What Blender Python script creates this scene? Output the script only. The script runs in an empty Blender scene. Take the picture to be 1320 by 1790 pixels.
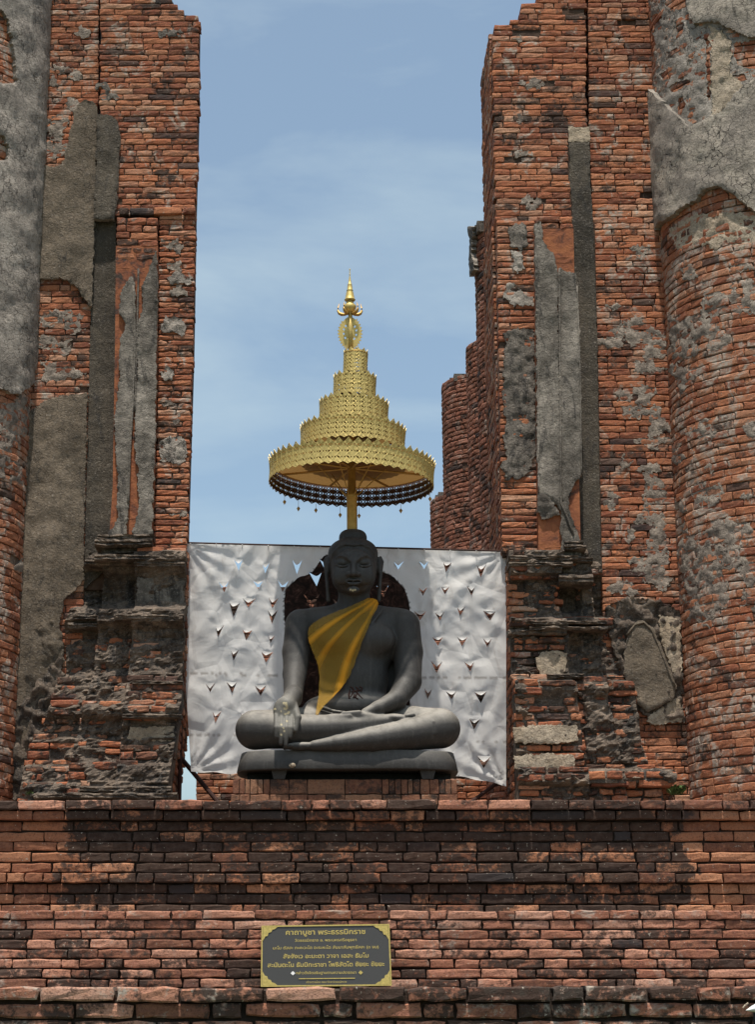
import bpy, bmesh, math, random
import numpy as np
from math import radians, sin, cos, tan, atan, pi
from mathutils import Vector, Matrix, noise, geometry
from mathutils.bvhtree import BVHTree
random.seed(7)
S = bpy.context.scene
C = S.collection

# ------------------------------------------------------------------ camera, sky, sun, exposure
F, CX, CY, TH, EYE = 3150.0, 560.0, 895.0, radians(14.8), 1.6
cam_d = bpy.data.cameras.new('camera'); cam = bpy.data.objects.new('camera', cam_d); C.objects.link(cam)
cam_d.sensor_fit = 'HORIZONTAL'; cam_d.sensor_width = 36.0
cam_d.lens = F / 1320.0 * 36.0
cam_d.shift_x = (660.0 - CX) / 1320.0
cam_d.clip_end = 5000; cam_d.clip_start = 0.1
cam.location = (0, 0, EYE); cam.rotation_euler = (pi / 2 + TH, 0, 0)
S.camera = cam
SUN_EL, SUN_AZ = radians(75), radians(-4)      # azimuth measured from the camera's back (-Y), towards +X
W = bpy.data.worlds.new('World'); S.world = W; W.use_nodes = True
wn, wl = W.node_tree.nodes, W.node_tree.links
wn.clear()
sky = wn.new('ShaderNodeTexSky'); sky.sky_type = 'NISHITA'; sky.sun_disc = False
sky.sun_elevation = SUN_EL; sky.sun_rotation = pi + SUN_AZ
sky.air_density = 1.0; sky.dust_density = 2.6; sky.ozone_density = .8
tc = wn.new('ShaderNodeTexCoord'); mp = wn.new('ShaderNodeMapping'); mp.inputs['Scale'].default_value = (1.0, 1.0, 3.4)
mp.inputs['Rotation'].default_value = (0, radians(8), 0)
wl.new(tc.outputs['Generated'], mp.inputs['Vector'])
nz = wn.new('ShaderNodeTexNoise'); nz.inputs['Scale'].default_value = 3.2; nz.inputs['Detail'].default_value = 6; nz.inputs['Roughness'].default_value = .55
nz.inputs['Distortion'].default_value = .3
wl.new(mp.outputs['Vector'], nz.inputs['Vector'])
rp = wn.new('ShaderNodeValToRGB'); rp.color_ramp.elements[0].position = .45; rp.color_ramp.elements[0].color = (.16, .16, .16, 1)
rp.color_ramp.elements[1].position = .68; rp.color_ramp.elements[1].color = (.55, .55, .55, 1)
wl.new(nz.outputs['Fac'], rp.inputs['Fac'])
mxs = wn.new('ShaderNodeMix'); mxs.data_type = 'RGBA'
wl.new(rp.outputs['Color'], mxs.inputs['Factor']); wl.new(sky.outputs['Color'], mxs.inputs['A'])
mxs.inputs['B'].default_value = (4.5, 4.95, 5.2, 1)
bgn = wn.new('ShaderNodeBackground'); bgn.inputs['Strength'].default_value = .112
mt_ = wn.new('ShaderNodeMix'); mt_.data_type = 'RGBA'; mt_.blend_type = 'MULTIPLY'; mt_.inputs['Factor'].default_value = 1; mt_.inputs['B'].default_value = (.90, .985, .97, 1)
wl.new(mxs.outputs['Result'], mt_.inputs['A']); wl.new(mt_.outputs['Result'], bgn.inputs['Color'])
wo = wn.new('ShaderNodeOutputWorld'); wl.new(bgn.outputs[0], wo.inputs['Surface'])
sd = bpy.data.lights.new('sun', 'SUN'); sd.energy = 3.7; sd.angle = radians(1.2); sd.color = (1.0, .94, .85)
sun = bpy.data.objects.new('sun', sd); C.objects.link(sun); sun.location = (0, 0, 30)
sdir = Vector((sin(SUN_AZ) * cos(SUN_EL), -cos(SUN_AZ) * cos(SUN_EL), sin(SUN_EL)))
sun.rotation_euler = sdir.to_track_quat('Z', 'Y').to_euler()
S.view_settings.view_transform = 'Standard'; S.view_settings.look = 'None'
S.view_settings.exposure = 0.55; S.view_settings.gamma = 1.0; S.view_settings.use_curve_mapping = False

# ------------------------------------------------------------------ picture <-> place
def ray(x, y):
    a, b = (x - CX) / F, -(y - CY) / F
    return Vector((a, cos(TH) - b * sin(TH), sin(TH) + b * cos(TH)))
def P(x, y, Y):
    d = ray(x, y); t = Y / d.y
    return Vector((d.x * t, Y, EYE + d.z * t))
def to_px(p):
    v = Vector(p) - Vector((0, 0, EYE))
    dz = v.y * cos(TH) + v.z * sin(TH); up = -v.y * sin(TH) + v.z * cos(TH)
    return CX + F * v.x / dz, CY - F * up / dz
def interp(pts, t):
    if t <= pts[0][0]: return pts[0][1]
    for (a, b), (c, d) in zip(pts, pts[1:]):
        if t <= c: return b + (d - b) * (t - a) / max(1e-9, c - a)
    return pts[-1][1]
def inpoly(x, y, poly):
    r = False; n = len(poly); j = n - 1
    for i in range(n):
        xi, yi = poly[i]; xj, yj = poly[j]
        if (yi > y) != (yj > y) and x < (xj - xi) * (y - yi) / (yj - yi) + xi: r = not r
        j = i
    return r
def nse(x, y, z=0.0): return noise.noise(Vector((x, y, z)))
def frac(x, y, z, o=4): return noise.fractal(Vector((x, y, z)), 1.0, 2.1, o)

# ------------------------------------------------------------------ materials
def srgb(r, g, b):
    f = lambda c: (c / 12.92 if c <= .04045 else ((c + .055) / 1.055) ** 2.4)
    return (f(r / 255), f(g / 255), f(b / 255), 1)
class NT:
    def __init__(s, name):
        s.m = bpy.data.materials.new(name); s.m.use_nodes = True
        s.n = s.m.node_tree.nodes; s.l = s.m.node_tree.links
        s.b = s.n['Principled BSDF']; s.out = s.n['Material Output']
        s.g = s.n.new('ShaderNodeNewGeometry'); s.pos = s.g.outputs['Position']
    def N(s, scale, detail=4, rough=.6, dist=0.0, vec=None, sc=None):
        t = s.n.new('ShaderNodeTexNoise'); t.inputs['Scale'].default_value = scale; t.inputs['Detail'].default_value = detail
        t.inputs['Roughness'].default_value = rough; t.inputs['Distortion'].default_value = dist
        v = vec or s.pos
        if sc:
            m = s.n.new('ShaderNodeMapping'); m.inputs['Scale'].default_value = sc; s.l.new(v, m.inputs['Vector']); v = m.outputs['Vector']
        s.l.new(v, t.inputs['Vector']); return t.outputs['Fac']
    def R(s, fac, lo, hi, a=0.0, b=1.0):
        t = s.n.new('ShaderNodeMapRange'); t.inputs['From Min'].default_value = lo; t.inputs['From Max'].default_value = hi
        t.inputs['To Min'].default_value = a; t.inputs['To Max'].default_value = b; s.l.new(fac, t.inputs['Value']); return t.outputs['Result']
    def M(s, op, a, b=None, clamp=False):
        t = s.n.new('ShaderNodeMath'); t.operation = op; t.use_clamp = clamp
        for i, v in enumerate((a, b)):
            if v is None: continue
            if isinstance(v, (int, float)): t.inputs[i].default_value = v
            else: s.l.new(v, t.inputs[i])
        return t.outputs[0]
    def X(s, fac, a, b, blend='MIX'):
        t = s.n.new('ShaderNodeMix'); t.data_type = 'RGBA'; t.blend_type = blend; t.clamp_factor = True
        for k, v in (('Factor', fac), ('A', a), ('B', b)):
            if isinstance(v, (int, float)): t.inputs[k].default_value = v
            elif isinstance(v, tuple): t.inputs[k].default_value = v
            else: s.l.new(v, t.inputs[k])
        return t.outputs['Result']
    def ramp(s, fac, cols):
        t = s.n.new('ShaderNodeValToRGB'); e = t.color_ramp.elements
        while len(e) < len(cols): e.new(.5)
        for el, (p, c) in zip(e, cols): el.position = p; el.color = c
        s.l.new(fac, t.inputs['Fac']); return t.outputs['Color']
    def sep(s):
        t = s.n.new('ShaderNodeSeparateXYZ'); s.l.new(s.pos, t.inputs[0]); return t.outputs
    def bump(s, h, dist, strength=1.0):
        t = s.n.new('ShaderNodeBump'); t.inputs['Distance'].default_value = dist; t.inputs['Strength'].default_value = strength
        s.l.new(h, t.inputs['Height']); s.l.new(t.outputs[0], s.b.inputs['Normal'])
    def col(s, c, rough=.9):
        if isinstance(c, tuple): s.b.inputs['Base Color'].default_value = c
        else: s.l.new(c, s.b.inputs['Base Color'])
        if isinstance(rough, (int, float)): s.b.inputs['Roughness'].default_value = rough
        else: s.l.new(rough, s.b.inputs['Roughness'])
        s.b.inputs['Specular IOR Level'].default_value = .25
        return s.m

RED = [(0.0, (.15, .048, .030, 1)), (.2, (.27, .085, .045, 1)), (.45, (.39, .135, .066, 1)), (.7, (.48, .19, .092, 1)), (.88, (.44, .225, .145, 1)), (1.0, (.54, .32, .21, 1))]
RED = [(p, (c[0] * 1.0, c[1] * .95, c[2] * .93, 1)) for p, c in RED]
BROWN = [(0.0, (.12, .05, .033, 1)), (.3, (.26, .10, .055, 1)), (.6, (.40, .17, .088, 1)), (1.0, (.52, .25, .14, 1))]
ROSE = [(0.0, (.16, .07, .048, 1)), (.3, (.32, .13, .085, 1)), (.55, (.44, .195, .13, 1)), (.8, (.54, .26, .175, 1)), (1.0, (.58, .34, .25, 1))]
def brick_mat(name, cols, dark=.3, dark_brick=.08, lime=.35, band=None, fine=.38):
    t = NT(name)
    oi = t.n.new('ShaderNodeObjectInfo')
    r = t.M('FRACT', t.M('ADD', oi.outputs['Random'], t.g.outputs['Random Per Island']))
    r2 = t.M('FRACT', t.M('MULTIPLY', r, 7.31)); r3 = t.M('FRACT', t.M('MULTIPLY', r, 23.7))
    c = t.ramp(r, cols)
    f1 = t.N(38, 5, .65); c = t.X(t.R(f1, .4, .7), c, t.X(.4, c, (.48, .22, .11, 1)))
    md = t.N(9, 5, .7, .8); c = t.X(t.R(md, .54, .66, 0, .5), c, t.X(.7, c, (.055, .026, .018, 1)))
    f2 = t.N(90, 4, .7); c = t.X(t.R(f2, .50, .68, 0, .7), c, (.06, .027, .018, 1))
    blotch = t.N(2.3, 5, .6, .4); c = t.X(t.R(blotch, .35, .65, 0, .35), c, t.X(.6, c, (.20, .09, .06, 1)))
    # lime wash / mortar film
    l1 = t.N(5.5, 6, .68, .8); c = t.X(t.M('MULTIPLY', t.R(l1, .62 - .16 * lime, .70 - .16 * lime), t.R(t.N(45, 3, .6), .3, .6, .1, .95 * min(1, lime * 2.2))) if lime > 0 else 0.0, c, (.42, .37, .31, 1))
    # black crust, whole dark bricks and clouds of growth
    d1 = t.N(3.2, 6, .66, .9, sc=(1, 1, 1.5)); d2 = t.N(26, 5, .7, .3)
    dk = t.M('ADD', t.M('MULTIPLY', d1, 1 - fine), t.M('MULTIPLY', d2, fine))
    if band:   # water staining between two world X positions
        x0, x1, w = band
        xs = t.sep()[0]; wob = t.M('ADD', xs, t.R(t.N(2.2, 5, .7), 0, 1, -.28, .28))
        inside = t.M('MULTIPLY', t.R(wob, x0 - w, x0 + w), t.R(wob, x1 - w, x1 + w, 1, 0))
        lo = t.R(inside, 0, 1, .75, .60 - dark * .19)
        s_ = t.n.new('ShaderNodeMath'); s_.operation = 'SUBTRACT'; t.l.new(dk, s_.inputs[0]); t.l.new(lo, s_.inputs[1])
        dark_f = t.R(t.M('ADD', s_.outputs[0], t.M('MULTIPLY', t.M('SUBTRACT', r2, .5), .20)), 0, .08)
    else:
        th = .635 - dark * .23
        dark_f = t.R(t.M('ADD', dk, t.M('MULTIPLY', t.M('SUBTRACT', r2, .5), .20)), th, th + .09)
    c = t.X(t.M('MULTIPLY', dark_f, .93), c, t.X(t.R(d2, .4, .7), (.018, .014, .012, 1), (.055, .043, .036, 1)))
    if dark_brick: c = t.X(t.R(r3, 1 - dark_brick, 1 - dark_brick + .01, 0, .8), c, (.035, .033, .034, 1))
    # pale lichen freckles
    v = t.N(60, 2, .5); c = t.X(t.R(v, .68, .74, 0, .7), c, (.45, .40, .33, 1))
    big = t.N(.9, 3, .5); c = t.X(t.R(big, .35, .65, 0, .4), c, t.X(.55, c, (.10, .045, .03, 1)))
    t.bump(t.M('ADD', t.M('MULTIPLY', f1, .6), t.M('MULTIPLY', t.N(130, 4, .7), .6)), .007, .8)
    return t.col(c, .95)
def stucco_mat(name, a, b, crack=.6, black=.4, scale=1.0, streak=False):
    t = NT(name)
    n1 = t.N(2.6 * scale, 6, .62, .6, sc=(1, 1, .45) if streak else None); c = t.X(t.R(n1, .35, .66), a, b)
    n2 = t.N(19, 6, .72); c = t.X(t.R(n2, .40, .62, 0, .75), c, t.X(.5, c, (.05, .045, .04, 1)))
    n3 = t.N(5.0, 7, .7, 1.2, sc=(1.6, 1.6, .6)); c = t.X(t.R(n3, .6 - black * .12, .72 - black * .12, 0, .85), c, (.035, .032, .03, 1))
    n5 = t.N(55, 4, .7, 1.5); c = t.X(t.R(n5, .36, .46, .6, 0), c, (.04, .036, .032, 1))
    n4 = t.N(75, 3, .6, 1.0); c = t.X(t.R(n4, .57, .68, 0, .75), c, t.X(.30, c, (.60, .53, .45, 1)))
    vo = t.n.new('ShaderNodeTexVoronoi'); vo.feature = 'DISTANCE_TO_EDGE'; vo.inputs['Scale'].default_value = 14
    w = t.n.new('ShaderNodeVectorMath'); w.operation = 'ADD'; nn = t.n.new('ShaderNodeTexNoise'); nn.inputs['Scale'].default_value = 9; nn.inputs['Detail'].default_value = 4
    t.l.new(t.pos, nn.inputs['Vector']); sc_ = t.n.new('ShaderNodeVectorMath'); sc_.operation = 'SCALE'; sc_.inputs['Scale'].default_value = .16
    t.l.new(nn.outputs['Color'], sc_.inputs[0]); t.l.new(t.pos, w.inputs[0]); t.l.new(sc_.outputs[0], w.inputs[1]); t.l.new(w.outputs[0], vo.inputs['Vector'])
    ck = t.M('MULTIPLY', t.R(vo.outputs['Distance'], 0.0, .035, 1, 0), t.R(t.N(4, 3), .42, .6))
    c = t.X(t.M('MULTIPLY', ck, crack), c, (.03, .027, .025, 1))
    h = t.M('SUBTRACT', t.M('ADD', n2, t.M('MULTIPLY', t.N(60, 5, .7), .6)), t.M('MULTIPLY', ck, crack * 1.1))
    t.bump(h, .016, .9)
    return t.col(c, .95)
M_ = {}
M_['upper'] = brick_mat('red_brick', RED, dark=.40, dark_brick=.035, lime=.45)
M_['column'] = brick_mat('orange_column_brick', RED[1:] and [(0, (.21, .064, .036, 1)), (.35, (.34, .112, .054, 1)), (.65, (.44, .165, .08, 1)), (1, (.48, .24, .145, 1))], dark=.26, dark_brick=.03, lime=.75)
M_['base'] = brick_mat('stained_base_brick', RED, dark=.66, dark_brick=.05, lime=.3)
x0, x1 = P(112, 1500, 11.4).x, P(1212, 1500, 11.4).x
M_['tier_high'] = brick_mat('water_stained_brick', BROWN, dark=1.18, dark_brick=.03, lime=.1, fine=.45, band=(x0, x1, .05))
M_['tier_mid'] = brick_mat('rose_brick', ROSE, dark=.67, dark_brick=.04, lime=.3, fine=.52)
M_['tier_mid_lit'] = brick_mat('sunlit_rose_brick', ROSE, dark=.34, dark_brick=.0, lime=.35, fine=.55)  # paler rose brick: sun on the top courses put into the colour
M_['tier_low'] = brick_mat('lichen_brick', ROSE, dark=.80, dark_brick=.0, lime=.6, fine=.62)
M_['cap'] = brick_mat('blackened_coping_brick', ROSE, dark=.84, dark_brick=.0, lime=.2)
M_['far'] = brick_mat('far_column_brick', [(0, (.14, .055, .035, 1)), (.5, (.28, .10, .065, 1)), (1, (.38, .17, .12, 1))], dark=.42, dark_brick=.04, lime=.35)
M_['pedestal'] = brick_mat('pedestal_brick', [(0, (.13, .055, .036, 1)), (.5, (.20, .09, .055, 1)), (1, (.27, .15, .09, 1))], dark=.5, dark_brick=.0, lime=.1)
def mortar_mat(name, a, b):
    t = NT(name); n = t.N(14, 6, .7); c = t.X(t.R(n, .3, .7), a, b); c = t.X(t.R(t.N(2.5, 4), .45, .65, 0, .7), c, (.03, .024, .02, 1))
    t.bump(n, .02, 1); return t.col(c, .97)
M_['mortar'] = mortar_mat('old_mortar', (.045, .022, .014, 1), (.12, .075, .05, 1))
M_['mortar_pale'] = mortar_mat('pale_lime_mortar', (.09, .045, .028, 1), (.25, .19, .145, 1))
M_['mortar_dark'] = mortar_mat('dark_joint_mortar', (.02, .014, .011, 1), (.075, .05, .037, 1))
M_['grey'] = stucco_mat('grey_stucco', (.24, .205, .175, 1), (.48, .42, .36, 1), .7, .35)
M_['cracked'] = stucco_mat('crazed_grey_stucco', (.27, .23, .195, 1), (.52, .445, .36, 1), 1.0, .2)
M_['brown'] = stucco_mat('brown_grey_stucco', (.115, .088, .062, 1), (.22, .172, .125, 1), .3, .3, streak=True)
M_['strip'] = stucco_mat('mouldy_dark_stucco', (.045, .037, .028, 1), (.13, .105, .078, 1), .2, .5, streak=True)
M_['dark'] = stucco_mat('blackened_stucco', (.07, .058, .048, 1), (.25, .215, .18, 1), .4, .9)
M_['crust'] = stucco_mat('ruined_moulding_crust', (.060, .042, .031, 1), (.235, .178, .135, 1), .5, .8, 2)
M_['streaky'] = stucco_mat('rain_streaked_stucco', (.10, .085, .07, 1), (.36, .315, .265, 1), .3, .6, streak=True)
M_['pale'] = stucco_mat('pale_cream_stucco', (.38, .29, .20, 1), (.54, .44, .33, 1), .3, -.2)
M_['smear'] = stucco_mat('grey_mortar_film', (.18, .14, .115, 1), (.42, .35, .285, 1), .3, .1, 3)
M_['rim'] = stucco_mat('white_lime_edge', (.27, .235, .20, 1), (.42, .375, .32, 1), .2, -.2)
def simple(name, c, rough=.6, metal=0.0, bumpd=.002, ns=40, var=.25):
    t = NT(name); n = t.N(ns, 5, .65); c2 = tuple(v * (1 - var * 2) for v in c[:3]) + (1,)
    cc = t.X(t.R(n, .35, .7), c, c2); t.bump(n, bumpd, .6); t.b.inputs['Metallic'].default_value = metal; return t.col(cc, rough)
t = NT('orange_underplaster'); n = t.N(9, 6, .7, .5); c = t.X(t.R(n, .35, .65), (.34, .125, .055, 1), (.17, .06, .036, 1))
c = t.X(t.R(t.N(9, 5, .7, .6), .56, .68), c, (.05, .04, .035, 1)); t.bump(t.N(30, 5, .7), .008); M_['orange'] = t.col(c, .95)
M_['soil'] = simple('terrace_soil', (.22, .16, .12, 1), .95, ns=6, bumpd=.02)
M_['grass'] = simple('dry_lawn', (.09, .10, .04, 1), .95, ns=3, bumpd=.02)
M_['rust'] = simple('rusty_steel', (.055, .024, .018, 1), .75, 0.2, ns=30)
M_['gold'] = simple('gilded_metal', (.66, .50, .18, 1), .5, .42, .001, 60, .12)
M_['gold_dark'] = simple('tarnished_gilding', (.55, .34, .10, 1), .45, .45, .001, 40, .15)
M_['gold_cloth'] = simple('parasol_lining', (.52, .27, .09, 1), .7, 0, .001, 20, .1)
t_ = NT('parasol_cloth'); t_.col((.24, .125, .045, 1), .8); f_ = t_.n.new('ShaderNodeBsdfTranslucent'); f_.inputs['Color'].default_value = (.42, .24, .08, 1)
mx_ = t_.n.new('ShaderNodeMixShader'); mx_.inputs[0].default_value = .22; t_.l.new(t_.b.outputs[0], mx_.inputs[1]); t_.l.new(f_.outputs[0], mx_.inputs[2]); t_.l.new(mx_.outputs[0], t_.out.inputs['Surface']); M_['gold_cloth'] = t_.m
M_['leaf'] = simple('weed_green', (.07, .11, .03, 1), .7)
M_['inner_dark'] = simple('dark_inner_metal', (.085, .05, .045, 1), .5, .3, .001, 60, .2)  # darker brown for the inner face of the parasol bands
M_['white_metal'] = simple('white_enamel', (.78, .78, .76, 1), .35, 0, .0005, 20, .03)
M_['black_metal_and_shade'] = simple('black_steel_and_shade', (.02, .02, .022, 1), .5)
M_['plate'] = simple('polished_dark_granite', (.070, .070, .068, 1), .3, 0, .0002, 300, .1)
M_['plate_gold'] = simple('gold_leaf_paint', (.55, .44, .14, 1), .5, .1, .0006, 90, .18)
# statue: dark cast stone, dust with sunlit paleness painted into lap and hand, a few flecks of gold leaf (colour attribute)
t = NT('dark_cast_stone'); n1 = t.N(5, 6, .62, .4); n2 = t.N(55, 5, .7)
c = t.X(t.R(n1, .35, .7), (.027, .0245, .0225, 1), (.042, .038, .0345, 1)); c = t.X(t.R(n2, .55, .75, 0, .4), c, (.07, .066, .062, 1))
st_ = t.N(14, 6, .7, .3, sc=(2.2, 2.2, .35)); c = t.X(t.R(st_, .52, .68, 0, .32), c, (.105, .10, .092, 1)); c = t.X(t.R(t.N(24, 6, .75, .5), .6, .7, 0, .6), c, (.012, .012, .012, 1))
nrm = t.n.new('ShaderNodeSeparateXYZ'); t.l.new(t.g.outputs['Normal'], nrm.inputs[0])
at = t.n.new('ShaderNodeAttribute'); at.attribute_name = 'wear'
sp = t.n.new('ShaderNodeSeparateColor'); t.l.new(at.outputs['Color'], sp.inputs[0])
dust = t.M('MULTIPLY', t.R(nrm.outputs[2], .15, .8), t.R(t.N(9, 5, .7), .3, .62, .35, 1.0))
c = t.X(t.M('MULTIPLY', dust, sp.outputs[0]), c, (.28, .255, .22, 1))
c = t.X(t.M('MULTIPLY', sp.outputs[2], .62), c, (.25, .235, .20, 1))  # hand on the shin made paler, its sunlit look put into the colour
c = t.X(sp.outputs[1], c, (.50, .42, .25, 1))
t.bump(t.M('ADD', n2, t.M('MULTIPLY', n1, .6)), .004, .5); M_['stone'] = t.col(c, .62); t.b.inputs['Specular IOR Level'].default_value = .4
# sash: thin woven gauze
t = NT('orange_gauze'); f = t.n.new('ShaderNodeBsdfTranslucent'); tr = t.n.new('ShaderNodeBsdfTransparent')
at = t.n.new('ShaderNodeAttribute'); at.attribute_name = 'fold'; wv = at.outputs['Fac']; cc = t.X(t.R(wv, .1, .9), (.40, .235, .035, 1), (.78, .37, .03, 1)); t.col(cc, .85); t.l.new(cc, f.inputs['Color'])
m1 = t.n.new('ShaderNodeMixShader'); m1.inputs[0].default_value = .25; m2 = t.n.new('ShaderNodeMixShader'); t.l.new(t.R(wv, .1, .9, .56, .16), m2.inputs[0])
t.l.new(t.b.outputs[0], m1.inputs[1]); t.l.new(f.outputs[0], m1.inputs[2]); t.l.new(m1.outputs[0], m2.inputs[1]); t.l.new(tr.outputs[0], m2.inputs[2]); t.l.new(m2.outputs[0], t.out.inputs['Surface'])
M_['gauze'] = t.m
# banner: white vinyl with a faded dark print (colour attribute: how much ink)
t = NT('printed_vinyl'); at = t.n.new('ShaderNodeAttribute'); at.attribute_name = 'ink'
sp = t.n.new('ShaderNodeSeparateColor'); t.l.new(at.outputs['Color'], sp.inputs[0])
w_ = t.X(t.R(t.N(2.2, 5, .6), .3, .7), (.90, .885, .86, 1), (.85, .835, .815, 1)); w_ = t.X(t.R(t.N(4, 6, .7, 1, sc=(2, 2, .5)), .58, .75, 0, .35), w_, (.33, .27, .20, 1))
inkc = t.ramp(t.N(13, 5, .7, 1.5), [(.38, (.018, .013, .011, 1)), (.52, (.035, .02, .016, 1)), (.62, (.085, .045, .034, 1)), (.72, (.20, .13, .10, 1))])
c = t.X(sp.outputs[0], w_, inkc); c = t.X(sp.outputs[1], c, (.20, .16, .13, 1)); t.col(c, .85); t.b.inputs['Specular IOR Level'].default_value = .15
vo_ = t.n.new('ShaderNodeTexVoronoi'); vo_.feature = 'DISTANCE_TO_EDGE'; vo_.inputs['Scale'].default_value = 3.1
wp_ = t.n.new('ShaderNodeMapping'); wp_.inputs['Rotation'].default_value = (.2, .6, .3); wp_.inputs['Scale'].default_value = (1.6, 1, .9); t.l.new(t.pos, wp_.inputs['Vector']); t.l.new(wp_.outputs[0], vo_.inputs['Vector'])
t.bump(t.M('ADD', t.M('MULTIPLY', t.R(vo_.outputs['Distance'], 0, .16), .7), t.N(5, 3, .5, 1.2)), .016, .6)
f = t.n.new('ShaderNodeBsdfTranslucent'); t.l.new(c, f.inputs['Color']); m1 = t.n.new('ShaderNodeMixShader'); m1.inputs[0].default_value = .50
t.l.new(t.b.outputs[0], m1.inputs[1]); t.l.new(f.outputs[0], m1.inputs[2]); t.l.new(m1.outputs[0], t.out.inputs['Surface']); M_['vinyl'] = t.m
M_['print'] = t.m.copy(); M_['print'].name = 'dark_printed_vinyl'
for n_ in M_['print'].node_tree.nodes:
    if n_.type == 'ATTRIBUTE':
        for l_ in list(n_.outputs['Color'].links): M_['print'].node_tree.links.remove(l_)
    if n_.type == 'SEPARATE_COLOR': n_.inputs[0].default_value = (1, 0, 0, 1)
    if n_.type == 'ATTRIBUTE': pass

# ------------------------------------------------------------------ object helpers
def mesh(name, vs, fs, smooth=False):
    me = bpy.data.meshes.new(name); me.from_pydata([tuple(v) for v in vs], [], fs); me.update()
    if smooth: me.polygons.foreach_set('use_smooth', [True] * len(me.polygons))
    return me
def obj(name, me, mat, parent=None, kind=None):
    o = bpy.data.objects.new(name, me); C.objects.link(o)
    if mat is not None and not me.materials: me.materials.append(M_[mat] if isinstance(mat, str) else mat)
    if parent: o.parent = parent; o.matrix_parent_inverse = parent.matrix_world.inverted()
    if kind: o['kind'] = kind
    return o
def thing(name, label, cat, loc=(0, 0, 0), group=None):
    o = bpy.data.objects.new(name, None); C.objects.link(o); o.location = loc; o.empty_display_size = .1
    o['label'] = label; o['category'] = cat
    o['kind'] = 'thing'
    if group: o['group'] = group
    o.matrix_world = Matrix.Translation(loc)
    return o
def tag(o, label, cat, group=None):
    o['label'] = label; o['category'] = cat; o['kind'] = 'thing'
    if group: o['group'] = group
class MB:
    def __init__(s): s.v = []; s.f = []
    def add(s, vs, fs):
        n = len(s.v); s.v += [tuple(v) for v in vs]; s.f += [tuple(i + n for i in f) for f in fs]
    def box(s, a, b):
        x0, y0, z0 = a; x1, y1, z1 = b
        s.add([(x0, y0, z0), (x1, y0, z0), (x1, y1, z0), (x0, y1, z0), (x0, y0, z1), (x1, y0, z1), (x1, y1, z1), (x0, y1, z1)],
              [(0, 3, 2, 1), (4, 5, 6, 7), (0, 1, 5, 4), (1, 2, 6, 5), (2, 3, 7, 6), (3, 0, 4, 7)])
    def tube(s, pts, rs, n=12, cap=True):
        pts = [Vector(p) for p in pts]
        if isinstance(rs, (int, float)): rs = [rs] * len(pts)
        base = len(s.v); ref = Vector((0, 0, 1)); 
        if abs((pts[-1] - pts[0]).normalized().z) > .9: ref = Vector((0, 1, 0))
        for i, p in enumerate(pts):
            d = (pts[min(i + 1, len(pts) - 1)] - pts[max(i - 1, 0)]).normalized()
            a = d.cross(ref).normalized(); b = a.cross(d)
            for k in range(n): an = 2 * pi * k / n; s.v.append(tuple(p + (a * cos(an) + b * sin(an)) * rs[i]))
        for i in range(len(pts) - 1):
            for k in range(n):
                k2 = (k + 1) % n; s.f.append((base + i * n + k, base + i * n + k2, base + (i + 1) * n + k2, base + (i + 1) * n + k))
        if cap:
            s.f.append(tuple(base + k for k in range(n))[::-1]); s.f.append(tuple(base + (len(pts) - 1) * n + k for k in range(n)))
    def lathe(s, prof, c, n=24):
        base = len(s.v)
        for r, z in prof:
            for k in range(n): an = 2 * pi * k / n; s.v.append((c[0] + r * cos(an), c[1] + r * sin(an), c[2] + z))
        for i in range(len(prof) - 1):
            for k in range(n):
                k2 = (k + 1) % n; s.f.append((base + i * n + k, base + i * n + k2, base + (i + 1) * n + k2, base + (i + 1) * n + k))
    def prism(s, poly, Y0, Y1):      # poly: world (x, z)
        n = len(poly); s.add([(x, Y0, z) for x, z in poly] + [(x, Y1, z) for x, z in poly], [])
        b = len(s.v) - 2 * n; s.f.append(tuple(range(b, b + n))); s.f.append(tuple(range(b + 2 * n - 1, b + n - 1, -1)))
        for i in range(n): j = (i + 1) % n; s.f.append((b + j, b + i, b + n + i, b + n + j))
    def me(s, name, smooth=False): return mesh(name, s.v, s.f, smooth)
    def obj(s, name, mat, parent=None, smooth=False, kind=None): return obj(name, s.me(name, smooth), mat, parent, kind)

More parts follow.
